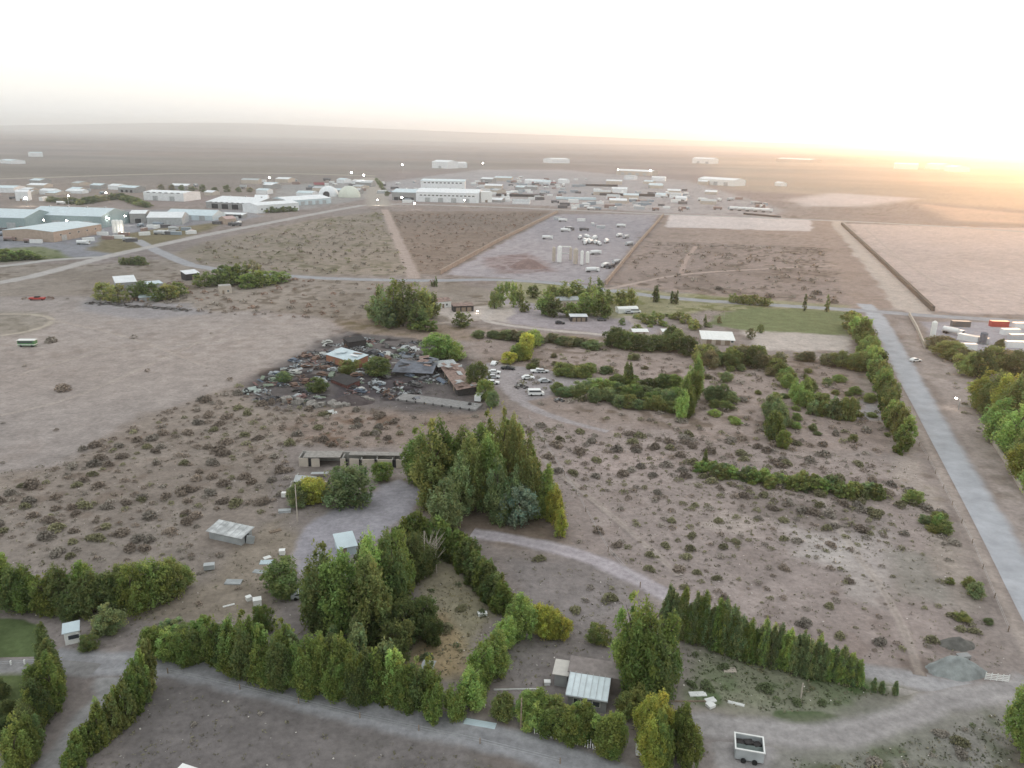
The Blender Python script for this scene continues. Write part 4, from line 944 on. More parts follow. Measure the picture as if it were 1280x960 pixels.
for i, (x, y) in enumerate(((796,420),(805,420),(833,420))):
    bldg('shed', (x-5,y), (x+5,y), y-5, 3, ['tiny white roofed shed at the left end of the dark belt','tiny white roofed shed in the middle of the dark belt','tiny white roofed shed at the right end of the dark belt'][i], 'mono', CREAM, WPAINT, .6, doors=[(.5,.9,1.8)])
# left farm
bldg('farmhouse', (146,366), (172,364), 354, 9, 'white roofed farmhouse between the dark trees at the left', 'mono', GREYW, WHITE, 2.0, doors=[(.4,1.2,2)], wins=ww(2,1.6,1,1,.5,1))
bldg('shed', (186,362), (204,360), 356, 5, 'pale green roofed shed behind the left farm trees', 'mono', GREYW, PALEBLUE, .8, doors=[(.5,1,2)])
bldg('shed', (174,377), (196,376), 372, 4, 'low shed with a pale roof at the front of the left farm', 'mono', GREYW, PALEBLUE, .6, doors=[(.5,1,1.8)])
bldg('shed', (233,351), (250,349), 343, 6, 'white and dark shed at the left end of the dense clump', 'mono', CHAR, WHITE, 1.2, doors=[(.5,1.2,2)])
bldg('ruined_house', (275,368), (290,367), 358, 5, 'crumbling whitish house beside the dense clump', 'flat', CREAM, CONC, .1, doors=[(.3,1,2)], wins=[(.7,1.5,.9,.9)], ov=.02)

# small house at the bottom
a, ln, rz = frame((709,884), (757,892))
a2 = G(700, 872)
o = empty('small_house', a, rz, 'small flat house with pale blue and grey-brown sheet roofs behind the bottom bushes', 'house')
m = MB(); m.box((ln/2, 2.2, 1.2), (ln, 4.4, 2.4)); m.build('front_wing', GREYW, o)
m = MB(); m.add([(-.3,-.4,2.42),(ln+.2,-.4,2.42),(ln+.2,4.35,2.95),(-.3,4.35,2.95),(-.3,-.4,2.52),(ln+.2,-.4,2.52),(ln+.2,4.35,3.05),(-.3,4.35,3.05)], [(3,2,1,0),(4,5,6,7),(0,1,5,4),(1,2,6,5),(2,3,7,6),(3,0,4,7)]); rf = m.build('front_roof', mat('worn_blue_zinc', (.70,.78,.81), .5, noise=.15, scale=.7, corr=3), o)
m = MB(); [m.box((-.3+(ln+.5)*k/7, 2.0, 2.86), (.05, 4.7, .05), rx=.111) for k in range(8)]; m.build('sheet_joint', STEEL, rf)
m = MB(); m.box((ln/2, -.48, 2.38), (ln+.5, .14, .12)); m.build('gutter', STEEL, rf)
m = MB(); m.box((ln/2+.9, 6.0, 1.4), (ln+2.6, 3.2, 2.8)); m.build('rear_wing', mat('brown_render', (.26,.22,.20), .95, noise=.2), o)
m = MB(); m.box((ln/2+.9, 6.0, 3.08), (ln+3.2, 3.7, .14), rx=.05); m.build('rear_roof', mat('grey_brown_sheet', (.27,.235,.225), .8, noise=.25, corr=3), o)
m = MB(); m.box((-1.7, 5.7, 1.1), (1.9, 2.8, 2.2)); m.build('side_room', GREYW, o)
m = MB(); m.box((-1.75, 5.7, 2.35), (2.5, 3.4, .12), rx=.08); m.build('side_roof', mat('pale_cement_sheet', (.55,.52,.48), .8, noise=.1), o)
m = MB(); m.box((ln+2.25, 5.2, 1.0), (.08, 1.0, 2.0)); m.build('door', DARKM, o)
for x in (1.4, 4.2):
    m = MB(); m.box((x, -.04, 1.4), (1.2, .08, 1.0)); wf = m.build('window', WPAINT, o); m = MB(); m.box((x, -.1, 1.4), (1.0, .04, .8)); m.build('pane', GLASS, wf)
# tin shed left
a, ln, rz = frame((262,676), (304,684))
o = empty('tin_shed', G(262,673), rz, 'old tin shed with light corrugated roof left of the grey yard', 'shed')
L_, R_ = G(262,673), G(302,682); rz = math.atan2(R_.y-L_.y, R_.x-L_.x); ln = (R_-L_).length; o.rotation_euler.z = rz
m = MB(); walls(m, ln, 3.4, 1.7, 2.3, 'mono'); m.build('wall', GREYSHEET, o)
m = MB(); sheet_roof(m, 0, ln, 0, 3.4, 1.72, 2.32, .45, 'mono', .08); rf = m.build('roof', mat('worn_zinc', (.55,.56,.56), .6, noise=.45, scale=.7, corr=3), o)
m = MB(); [m.box((-.4+(ln+.8)*k/6, 1.7, 2.15), (.06, 4.3, .05), rx=.175) for k in range(7)]; m.build('sheet_joint', STEEL, rf)
m = MB(); m.box((ln+.03, 1.7, .85), (.06, 1.2, 1.7)); m.build('door', DARKM, o)
m = MB(); m.box((ln+1.2, 1.3, .9), (1.6, .08, 1.8), rz=.5, ry=.2); m.build('loose_panel', GREYSHEET, o)
# yard shed next to the clump
bldg('tin_shed', (424,696), (446,692), 686, 4.5, 'pale blue roofed shed half hidden by the big clump in the grey yard', 'mono', PALEBLUE, PALEBLUE, .8, doors=[(.3,1,1.9)], cat='shed')
# white cabin
bldg('white_cabin', (82,807), (100,803), 792, 2.2, 'white cabin with dark windows beside the upper left lawn', 'mono', WPAINT, PALEBLUE, .3, doors=(), wins=ww(3,1.3,.6,.7,.3,.98), cat='cabin')
# corner building bottom left
bldg('low_building', (200,1022), (250,1040), 990, 4.5, 'corner of a pale roofed building at the bottom edge', 'flat', CREAM, WPAINT, .1, ov=.2, wins=ww(2,1.5,1,1))
# gabled hut in dry garden
bldg('hut', (528,852), (540,853), 838, 2.2, 'tiny grey hut at the foot of the dry garden', 'gx', GREYW, GREYSHEET, .5, doors=[(.6,.7,1.6)], cat='hut')

# roofless ruin: rear wall with openings, cross walls, broken left end
def wall_run(mb, p0, p1, h, t=.25, gaps=(), z0=0, wob=.15):
    p0 = Vector(p0); p1 = Vector(p1); d = p1-p0; n = max(2, int(d.length/1.1)); ang = math.atan2(d.y, d.x)
    for i in range(n):
        f = (i+.5)/n
        if any(a <= f <= b for a, b in gaps): continue
        hh = h*(1-wob*random.random()); c = p0.lerp(p1, f)
        mb.box((c.x, c.y, z0+hh/2), (d.length/n+.002*i, t+.002*(i % 2), hh), ang)
a = G(374, 583); b = G(503, 585); rz = math.atan2(b.y-a.y, b.x-a.x); ln = (b-a).length
o = empty('roofless_ruin', a, rz, 'long roofless ruined block with broken walls and dark openings above the grey yard', 'ruin')
m = MB(); wall_run(m, (0, 4.0), (ln, 4.0), 2.6, wob=.08); m.build('rear_wall', CONC, o)
for g0, g1 in ((0,.09),(.12,.2),(.40,.45),(.49,.58),(.61,.73),(.76,.9),(.94,1)):
    m = MB(); wall_run(m, (ln*g0, 0), (ln*g1, 0), 2.3, wob=.06); m.build('front_wall', CREAM, o)
for f in (0, .42, .6, .75, .9, 1):
    m = MB(); wall_run(m, (ln*f, .2), (ln*f, 3.9), 2.4, wob=.2); m.build('cross_wall', CONC, o)
m = MB(); m.box((ln*.22, 2.1, 2.5), (ln*.36, 4.2, .16), ry=-.02); m.box((ln*.72, 2.9, 2.55), (ln*.5, 2.3, .15)); m.build('roof_slab', mat('grey_slab', (.30,.28,.26), .95, noise=.3), o)
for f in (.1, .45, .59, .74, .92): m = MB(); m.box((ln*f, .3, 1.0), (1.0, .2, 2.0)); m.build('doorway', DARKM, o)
o2 = empty('broken_wall', G(362,612), .1, 'low broken wall pieces at the left end of the roofless ruin', 'wall')
m = MB(); wall_run(m, (0, 0), (9, 1), 1.1, wob=.6); wall_run(m, (0, 0), (1, 7), 1.3, wob=.6); m.build('wall', CONC, o2)
m = MB(); m.box((3, 4, .8), (5, 3, .12), rx=.12, ry=.1); m.box((6, 7, 1.0), (4, 2, .1), rx=-.2); m.build('fallen_sheet', GREYSHEET, o2)
o2 = empty('inner_wall', G(404,612), 1.2, 'stub of dark stained wall between the two bushes of the ruin', 'wall')
m = MB(); wall_run(m, (0, 0), (6, 0), 1.8, wob=.4); m.build('wall', CREAM, o2)
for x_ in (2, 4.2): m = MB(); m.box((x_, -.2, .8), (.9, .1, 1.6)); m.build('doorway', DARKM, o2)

# scrap yard structures
a, ln, rz = frame((410,450), (436,462))
bldg('brick_shed', (408,452), (441,462), 443, 7, 'red brick shed with a pale blue sheet roof in the scrap yard', 'mono', BRICK, PALEBLUE, 1.2, doors=[(.3,1.2,1.9)], cat='shed')
bldg('rusty_shed', (552,466), (572,495), 459, 6, 'long shed with buckled rusty roof at the right of the scrap yard', 'mono', CHAR, RUST, .8, cat='shed', doors=dw(3,1.6,1.6), ov=.4)
bldg('collapsed_canopy', (494,470), (538,472), 464, 13, 'dark collapsed canopy in the upper part of the scrap yard', 'gx', CHAR, TARP, 1.2, cat='canopy', ov=1.0)
bldg('burnt_shed', (414,478), (434,486), 474, 5, 'burnt reddish shed in the centre of the scrap yard', 'mono', mat('burnt_red', (.16,.07,.06), .95, noise=.4), CHAR, .8, cat='shed')
bldg('low_roofed_pen', (548,466), (572,464), 459, 6, 'low pen with pale sheets beside the collapsed canopy', 'mono', CHAR, GREYSHEET, .5, cat='pen')
bldg('dark_shed', (436,436), (458,433), 428, 5, 'dark reddish shed at the top of the scrap yard', 'mono', CHAR, CHAR, .6, cat='shed')
o = empty('concrete_platform', G(497,500), math.atan2((G(585,512)-G(497,500)).y, (G(585,512)-G(497,500)).x), 'low concrete loading platform along the lower edge of the scrap yard', 'platform')
m = MB(); m.box((13, 2.5, .25), (27, 6, .5)); m.build('slab', mat('grey_concrete', (.26,.25,.245), .95, noise=.25), o); m = MB(); [m.box((k*3+.5, -.6, .35), (.3, .3, .7)) for k in range(9)]; m.build('kerb_post', CHAR, o)
o = empty('curved_bank', G(405,505), 0, 'crescent of dumped rubble at the lower left of the scrap yard', 'rubble bank')
m = MB()
for i in range(60):
    a_ = math.pi*(1.05+.9*random.random()); r_ = random.uniform(6.5, 9.5); s = random.uniform(.4, 1.5)
    m.box((r_*1.5*math.cos(a_), r_*math.sin(a_)+6, s*.35), (s*1.8, s*1.2, s), random.uniform(0, 6), 0, random.uniform(-.4, .4), random.uniform(-.4, .4))
tag(m.build('rubble', mat('pale_rubble', (.27,.25,.23), .95, noise=.4), o), kind='stuff')

# ---------- scrap
def prof_car(l, w, kind):
    if kind == 'pickup': pr = [(-l/2,.45),(l/2,.45),(l/2,.85),(l*.24,1.0),(l*.12,1.55),(-l*.10,1.6),(-l*.14,1.05),(-l/2,1.0)]
    elif kind == 'van': pr = [(-l/2,.4),(l/2,.4),(l/2,1.0),(l*.36,1.3),(l*.26,2.05),(-l/2,2.05)]
    else: pr = [(-l/2,.35),(l/2,.35),(l/2,.78),(l*.22,.92),(l*.08,1.42),(-l*.25,1.42),(-l*.42,.98),(-l/2,.9)]
    return pr
def car_proto(kind, l, w):
    o = empty('parked_car', (0, 0, -50), 0, '', 'car')
    m = MB(); pr = prof_car(l, w, kind); m.prism(pr, -w/2, w/2); b = m.build('body', CAR, o)
    m = MB()
    if kind == 'pickup': g_ = [(l*.20,1.04),(l*.11,1.48),(-l*.09,1.52),(-l*.11,1.08)]
    elif kind == 'van': g_ = [(l*.33,1.32),(l*.25,1.9),(-l*.45,1.9),(-l*.45,1.32)]
    else: g_ = [(l*.19,.97),(l*.07,1.35),(-l*.24,1.35),(-l*.37,1.0)]
    m.prism(g_, -w/2-.015, w/2+.015); f = {'pickup': (.155,1.26), 'van': (.31,1.62), 'car': (.145,1.17)}[kind]
    m.box((l*f[0]+.04, 0, f[1]), (.05, w*.84, .42), ry=-.6)
    m.build('window', GLASS, o)
    for sx in (-1, 1):
        for sy in (-1, 1):
            m = MB(); m.cyl((sx*l*.31, sy*(w/2-.16), .34), (sx*l*.31, sy*(w/2+.03), .34), .34, n=12); wh = m.build('wheel', TYRE, o)
    for sy in (-1, 1): m = MB(); m.box((l/2+.01, sy*w*.36, .68), (.05, .3, .16)); m.build('headlight', WPAINT, o)
    return o
CARS = {'car': car_proto('car', 4.4, 1.75), 'pickup': car_proto('pickup', 5.1, 1.85), 'van': car_proto('van', 5.2, 2.0)}
def car(kind, px, py, rz, col, label, name='parked_car', cat='car', group=None, sink=0):
    o = dup(CARS[kind], color=col); o.name = name; p = G(px, py); o.location = (p.x, p.y, .02-sink); o.rotation_euler.z = math.radians(rz)
    return tag(o, label, cat, group)
Wt = (.75,.76,.76); Sv = (.45,.47,.49)
for kd, x, y, r_, c, l in [
 ('pickup',672,466,5,Wt,'white pickup at the top of the parking group right of the scrap yard'),('car',660,474,10,Wt,'white car at the left of the parking group'),
 ('car',681,478,12,Sv,'silver car at the right of the parking group'),('van',670,494,5,Wt,'white van lowest in the parking group'),
 ('car',618,456,75,Wt,'white car topmost in the column beside the scrap yard bushes'),('car',618,467,0,Wt,'white car second in the column beside the scrap yard bushes'),
 ('car',617,473,0,Sv,'silver car third in the column beside the scrap yard bushes'),('car',616,480,0,Wt,'white car lowest in the column beside the scrap yard bushes'),
 ('pickup',635,462,-8,(.03,.035,.04),'dark pickup parked above the white cars'),('van',599,500,80,Wt,'white van at the lower right corner of the scrap yard'),
 ('car',678,466,8,Sv,'silver car touching the topmost white pickup'),('car',700,405,0,(.05,.05,.06),'small dark car on the loop track'),
 ('car',1144,452,15,Wt,'white car stopped beside the paved road'),
 ('car',776,391,5,Wt,'white car left in the row by the middle farm'),('car',786,392,5,Sv,'silver car middle in the row by the middle farm'),('van',794,391,5,Wt,'white van right in the row by the middle farm'),
 ('car',752,401,0,(.12,.12,.13),'grey car beside the middle tree belt'),
 ('car',380,747,10,Sv,'grey car hidden beside the big clump above the long hedge'),
 ]: car(kd, x, y, r_, c, l)
# wrecks and heaps
r = random.Random(5)
Y1 = gp([(306,488),(345,458),(400,430),(450,420),(545,430),(585,462),(556,484),(520,496),(470,498),(440,503),(390,508),(320,502)])
def rand_in(poly):
    a = np.array(poly)
    while True:
        x = r.uniform(a[:, 0].min(), a[:, 0].max()); y = r.uniform(a[:, 1].min(), a[:, 1].max())
        if poly_sd(np.array([x]), np.array([y]), poly)[0] < -1: return x, y
def wreck_mesh(k):
    rr = random.Random(k); m = MB(); l = 4.3; pr = prof_car(l, 1.7, 'car'); pr = [(x, z*rr.uniform(.75, 1.0)) for x, z in pr]; m.prism(pr, -.85, .85)
    m.box((l*.25, 0, 1.0), (1.4, 1.5, .06), ry=rr.uniform(-.5, -.1)); return m.mesh('body', ANYP)
def glassless(k):
    m = MB(); l = 4.3; m.prism([(l*.17,.85),(l*.07,1.12),(-l*.22,1.12),(-l*.35,.88)], -.87, .87); return m.mesh('window_gap', DARKM)
WR = [(wreck_mesh(k), glassless(k)) for k in range(4)]
def junk_mesh(k, rad=2.0):
    rr = random.Random(40+k); m = MB()
    for i in range(26):
        a_ = rr.uniform(0, 6.28); q = rad*math.sqrt(rr.random()); z = max(.1, (rad*.5)*(1-q/rad))*rr.uniform(.3, 1)
        s = rr.uniform(.3, 1.0); sh = rr.choice([(1.6,.9,.06),(2.2,.12,.12),(.7,.6,.5),(1.2,1.0,.08),(.5,.5,.8)])
        m.box((q*math.cos(a_), q*math.sin(a_), z), tuple(v*s*1.2 for v in sh), a_, rr.choice([0, 0, 1, 2]), rr.uniform(-.7, .7), rr.uniform(-.7, .7))
    return m.mesh('scrap_heap', [ANYP, mat('dull_metal', (.22,.22,.22), .7, noise=.4), CHAR])
JK = [junk_mesh(k) for k in range(6)]
cols = [((.10,.095,.095),'charred'),((.42,.44,.45),'pale grey'),((.19,.12,.09),'rusty'),((.10,.10,.11),'blackened'),((.35,.38,.40),'silvery'),((.14,.17,.22),'bluish'),((.22,.13,.12),'reddish'),((.50,.50,.47),'whitish'),((.22,.26,.20),'greenish')]
for i in range(62):
    x, y = rand_in(Y1); c, cn_ = r.choice(cols)
    o = empty('car_wreck', (x, y, -.02), r.uniform(0, 6.28), f'{cn_} stripped car body dumped in the scrap yard', 'car wreck', f'{cn_} car wrecks in the scrap yard')
    a_, b_ = r.choice(WR); q = link('body', a_, o); q.color = (*c, 1); link('window_gap', b_, o)
for i in range(190):
    x, y = rand_in(Y1); c, cn_ = r.choice(cols); s = r.uniform(.5, 1.35)
    o = link('scrap_heap', r.choice(JK)); o.location = (x, y, 0); o.rotation_euler.z = r.uniform(0, 6.28); o.scale = (s, s, s*.9); o.color = (*c, 1)
    tag(o, f'{cn_} heap of sheet metal and scrap in the scrap yard', 'scrap heap', f'{cn_} scrap heaps in the scrap yard')
for (x, y, s, c, l) in [(313,490,1.5,(.40,.45,.42),'pale crushed van body at the far left tip of the scrap yard'),(350,470,1.1,(.5,.52,.5),'whitish scrap near the left end of the scrap yard'),(476,442,1.3,(.6,.6,.58),'pile of white sheets above the brown bush of the scrap yard'),(515,438,1.4,(.6,.6,.6),'pile of white junk behind the collapsed canopy'),(412,517,1.0,(.6,.6,.58),'white junk pile below the rubble crescent'),(520,500,1.0,(.25,.25,.27),'grey junk on the loading platform'),(590,508,1.1,(.5,.5,.48),'pale junk at the right end of the loading platform'),
   (650,484,1.2,(.5,.48,.45),'upright frame of pale scrap beside the white van'),(698,501,.9,(.5,.5,.5),'small whitish junk pile below the parked cars')]:
    o = link('scrap_heap', r.choice(JK)); o.location = G(x, y); o.scale = (s, s, s); o.color = (*c, 1); tag(o, l, 'scrap heap')
# loose sheets thrown over the scrap yard roofs and the ground
for i in range(70):
    x, y = rand_in(Y1); s = r.uniform(.7, 1.6); m = MB(); m.box((0, 0, 0), (2.4*s, 1.1*s, .05)); m.box((0, .3*s, .06), (2.3*s, .08, .06)); m.box((0, -.3*s, .06), (2.3*s, .08, .06))
    c, cn_ = r.choice(cols); o = m.build('metal_sheet', ANYP); o.color = (*c, 1); o.location = (x, y, r.choice([.3, .4, 1.0])); o.rotation_euler = (r.uniform(-.35, .35), r.uniform(-.35, .35), r.uniform(0, 6))
    tag(o, f'{cn_} loose metal sheet lying among the wrecks', 'metal sheet', f'{cn_} loose sheets in the scrap yard')
def patches(L, R, D, z, n, label, mt):
    a, ln, rz = frame(L, R); 
    for k in range(n):
        o = empty('patched_sheet', (0, 0, 0), rz, label, 'roof sheet', label+' group'); m = MB(); m.box((0, 0, 0), (r.uniform(2, 4), r.uniform(1, 2.2), .06)); m.build('panel', mt[k % len(mt)], o)
        u = Vector((math.cos(rz), math.sin(rz), 0)); v = Vector((-u.y, u.x, 0)); q = a+u*r.uniform(0, ln)+v*r.uniform(0, D); o.location = (q.x, q.y, z+r.uniform(0, .5)); o.rotation_euler = (r.uniform(-.12, .2), r.uniform(-.15, .15), rz+r.uniform(-.4, .4))
patches((494,470), (538,472), 13, 3.4, 16, 'warped dark sheet on the collapsed canopy', [TARP, CHAR, RUST])
patches((552,466), (572,495), 6, 3.0, 12, 'curled rusty sheet on the long rusty shed', [RUST, GREYSHEET])
patches((408,452), (441,462), 7, 3.6, 5, 'odd sheet on the brick shed roof', [PALEBLUE, WHITE, RUST])
# homestead clutter: (px, py, size, colour, label)
def block(name, px, py, dims, rz, mt, label, cat, group=None, tilt=0, legs=False):
    o = empty(name, G(px, py), math.radians(rz), label, cat, group); m = MB()
    m.box((0, 0, dims[2]/2+(.25 if legs else 0)), dims, 0, 0, tilt); m.build('panel' if dims[2] < .3 else 'casing', mt, o)
    m = MB()
    if dims[2] >= .3:
        m.box((0, 0, dims[2]+.03+(.25 if legs else 0)), (dims[0]+.08, dims[1]+.08, .06)); m.build('lid', mt, o)
        if legs:
            m = MB(); [m.box((sx*dims[0]*.42, sy*dims[1]*.42, .13), (.12, .12, .26)) for sx in (-1, 1) for sy in (-1, 1)]; m.build('skid', WOOD, o)
    else:
        for k in range(4): m.box((0, (k-1.5)*dims[1]*.25, dims[2]+.02), (dims[0], .05, .04))
        m.build('rib', mt, o)
    return o
for a_ in [('fridge',353,694,(1.1,1.0,.9),10,WPAINT,'white dumped fridge on the left edge of the grey yard','fridge'),
 ('fridge',322,757,(1.4,1.3,1.1),20,WPAINT,'white boxy junk above the long hedge','junk box'),('crate',311,750,(.9,.9,.7),40,WPAINT,'small white crate left of the boxy junk','crate'),('board',286,757,(2.0,.4,.08),30,WPAINT,'white board lying on the bare ground','board'),
 ('sheet_stack',333,703,(2.4,1.6,.12),5,PALEBLUE,'pale blue sheet stack above the dark round bush','sheet stack'),('board',334,697,(1.4,1.0,.1),40,WPAINT,'white board leaning by the pale blue stack','board'),
 ('sheet_stack',325,715,(2.6,1.2,.12),-10,GREYSHEET,'grey sheet stack left of the dark round bush','sheet stack'),('trailer_box',262,712,(1.9,1.2,.9),15,GREYSHEET,'grey box with pale top on the slope below the tin shed','box'),
 ('sheet_stack',292,728,(3.0,1.6,.2),0,GREYSHEET,'low grey junk beside the small olive bush','junk'),('boat_hull',356,640,(2.6,1.1,.5),12,GREYSHEET,'pale upturned hull left of the grey yard','hull'),
 ('board',344,664,(2.4,1.0,.2),35,WOOD,'orange-brown timber pile left of the grey yard','timber'),('bin',355,622,(.9,.9,1.0),0,WPAINT,'white bin left of the ruin bushes','bin'),
 ('barrel_box',482,583,(1.0,1.0,1.1),0,WPAINT,'white box at the right end of the ruin','box'),('table',603,769,(1.6,.8,.5),10,WPAINT,'white table in the dry garden','table'),
 ('board',648,862,(7.5,.15,.12),3,WPAINT,'long white beam on the ground left of the small house','beam'),('crate',684,855,(.9,.7,.5),0,WPAINT,'white crate beside the long white beam','crate'),
 ('bin',768,905,(.7,.7,.7),0,WPAINT,'white bin at the right corner of the small house','bin'),
 ('board',872,868,(2.6,1.0,.15),5,WPAINT,'white plank pile right of the big dark trees','planks'),('board',888,876,(1.6,1.0,.2),20,WPAINT,'short white boards in the middle of the plank line','planks'),('crate',888,883,(1.1,1.0,.4),30,WPAINT,'white crate below the plank line','crate'),
 ('board',920,880,(2.4,.5,.15),-20,WPAINT,'white plank at the right end of the plank line','plank'),('board',858,877,(6.5,.25,.12),2,WOOD,'long grey beam between the trees and the plank line','beam'),
 ('board',912,838,(2.0,1.1,.15),0,CREAM,'pale pink board on the weedy ground','board'),
 ('water_tank',858,946,(1.5,1.3,.8),5,TEAL,'teal tank at the bottom edge among the yellow bushes','tank'),('cabinet',814,942,(1.3,.9,1.8),5,GREYSHEET,'grey upright cabinet at the bottom edge','cabinet'),
 ('bin',827,952,(1.1,.9,1.1),10,BLUEP,'dark blue bin beside the grey cabinet','bin'),('feeder',798,944,(.8,.7,1.3),0,WPAINT,'white and dark stand left of the grey cabinet','stand'),
 ('crate',660,490,(1.0,1.0,.6),0,WPAINT,'white crate between the parked van and the bushes','crate'),
 ('bale',1204,782+40,(2.0,1.0,.5),10,GREYW,'grey slab beside the gravel heap','slab')]: block(*a_, legs=a_[3][2] > .8)
# blue sheet on posts at the bottom track
block('sheet_stack', 600, 905, (4.6,1.2,.12), -12, PALEBLUE, 'pale blue sheets lying beside the bottom track', 'sheet stack')
# open white trailer box (roofless) at the bottom right
o = empty('open_trailer', G(918,950), math.atan2((G(946,955)-G(918,950)).y, (G(946,955)-G(918,950)).x), 'white rimmed open-topped trailer with dark inside at the bottom right', 'trailer')
w_, d_, h_ = 3.7, 3.0, 1.6
m = MB(); m.box((w_/2, 0, h_/2+.3), (w_, .1, h_)); m.box((w_/2, d_, h_/2+.3), (w_, .1, h_)); m.box((0, d_/2, h_/2+.3), (.1, d_-.1, h_)); m.box((w_, d_/2, h_/2+.3), (.1, d_-.1, h_)); m.build('side', GREYSHEET, o)
m = MB(); m.box((w_/2, -.02, h_+.36), (w_+.25, .2, .12)); m.box((w_/2, d_+.02, h_+.36), (w_+.25, .2, .12)); m.box((-.02, d_/2, h_+.36), (.2, d_-.17, .12)); m.box((w_+.02, d_/2, h_+.36), (.2, d_-.17, .12)); m.build('rim', WPAINT, o)
m = MB(); m.box((w_/2, d_/2, .5), (w_-.12, d_-.12, .1)); m.box((w_/2, d_*.4, .9), (w_-.14, d_*.5, .6)); m.build('load', mat('grey_green_load', (.16,.19,.18), .9, noise=.3), o)
m = MB(); [m.box((w_*f, d_*.8, .9+.2*(k % 2)), (w_*.3, d_*.3, .7), .3*k) for k, f in enumerate((.2, .5, .8))]; m.build('dark_bags', CHAR, o)
for sx in (.3, .7): m = MB(); m.cyl((w_*sx, -.15, .35), (w_*sx, -.4, .35), .35, n=12); m.build('wheel', TYRE, o)
# bus on the bare field
o = empty('old_bus', G(35,433), math.radians(4), 'old white bus with green stripes standing on the wide bare field', 'bus')
m = MB(); m.box((0, 0, 1.5), (6.2, 2.3, 2.0)); m.build('body', GREENP, o); m = MB(); m.box((0, 0, 2.6), (6.4, 2.45, .22)); m.build('roof', WPAINT, o)
m = MB(); m.box((-.2, 0, 1.95), (5.2, 2.34, .6)); m.build('window', GLASS, o)
m = MB(); m.box((0, 0, .95), (6.24, 2.34, .25)); m.build('stripe', WPAINT, o)
for sx in (-2, 2):
    for sy in (-1, 1): m = MB(); m.cyl((sx, sy*.9, .45), (sx, sy*1.18, .45), .45, n=12); m.build('wheel', TYRE, o)
o = empty('red_truck', G(47,375), math.radians(6), 'low red trailer at the left edge of the scrubby ground', 'trailer')
m = MB(); m.box((0, 0, .9), (7, 2.2, .8)); m.build('bed', REDP, o); m = MB(); m.box((0, 0, 1.5), (2.2, 1.8, .7)); m.build('cargo', CHAR, o)
for sx in (-2.5, 2.5): m = MB(); m.cyl((sx, -1.15, .4), (sx, 1.15, .4), .4, n=10); m.build('wheel', TYRE, o)
# heaps
heap('gravel_heap', 1194, 838, 74, 819, (142,146,145), 'large grey-green gravel heap beside the entrance gate', 'gravel heap', seed=2)
heap('dark_heap', 1196, 806, 46, 796, (110,108,104), 'dark flat earth heap behind the gravel heap', 'earth heap', seed=4)
heap('soil_heap', 660, 334, 44, 322, (140,120,116), 'long brown soil heap in the walled gravel yard', 'soil heap', seed=6, ay=.8)
heap('soil_heap', 440, 503, 50, 492, (92,84,84), 'charred ash heap in the middle of the scrap yard', 'ash heap', seed=8)
heap('soil_heap', 640, 418, 30, 410, (150,138,124), 'small earth heap beside the loop track', 'earth heap', seed=9)
# gate
o = empty('entrance_gate', G(1231,850), math.radians(-8), 'white metal field gate beside the gravel heap', 'gate')
m = MB(); [m.box((1.7, 0, z), (3.4, .08, .1)) for z in (.25, .55, .85, 1.15)]; m.build('rail', WPAINT, o)
m = MB(); [m.box((x, .02, .7), (.1, .1, 1.4)) for x in (0, .85, 1.7, 2.55, 3.4)]; m.build('upright', WPAINT, o)
# picket fence of pale stakes
a = G(668, 917); b = G(744, 937)
o = empty('picket_fence', a, math.atan2((b-a).y, (b-a).x), 'uneven fence of pale stakes beside the bottom track', 'fence'); ln = (b-a).length
for k in range(26):
    m = MB(); hh = random.uniform(.6, 1.5); m.box((ln*k/25, random.uniform(-.1, .1), hh/2), (.13, .1, hh), 0, 0, random.uniform(-.12, .12), random.uniform(-.15, .15)); m.build('stake', WPAINT, o)
m = MB(); m.box((ln/2, .1, .5), (ln, .05, .08)); m.build('rail', WOOD, o)
def junk_late(i): return JK[i % len(JK)]
# wire fences with posts
def fence(px, spacing, h, label, mt=WOOD, wires=2, name='wire_fence', pw=.14):
    g_ = [Vector((q[0], q[1], 0)) for q in gp(px)]; pts = []
    for u, v in zip(g_[:-1], g_[1:]):
        n = max(1, int((v-u).length/spacing)); pts += [u.lerp(v, k/n) for k in range(n)]
    pts.append(g_[-1]); o = empty(name, pts[0], 0, label, 'fence'); b0 = pts[0]
    for p in pts: m = MB(); q = p-b0; m.box((q.x, q.y, h/2), (pw, pw, h)); m.build('post', mt, o)
    m = MB()
    for w_ in range(wires):
        z = h*(.9-.4*w_)
        for u, v in zip(pts[:-1], pts[1:]): m.cyl(u-b0+Vector((0, 0, z)), v-b0+Vector((0, 0, z)), .02, n=4, caps=False)
    m.build('wire', STEEL, o); return o
fence([(-20,834),(48,829)], 1.6, .8, 'low white post fence along the lower edge of the upper left lawn', WPAINT, pw=.2)
fence([(660,522),(720,618),(760,690),(800,735)], 9, 1.3, 'thin wire fence crossing the open field right of the grove')
fence([(1090,470),(1160,575),(1215,680),(1260,790)], 9, 1.2, 'thin wire fence along the left verge of the paved road')
fence([(210,842),(300,862),(450,898),(600,930),(700,955)], 8, 1.0, 'thin wire fence along the lower side of the bottom track')
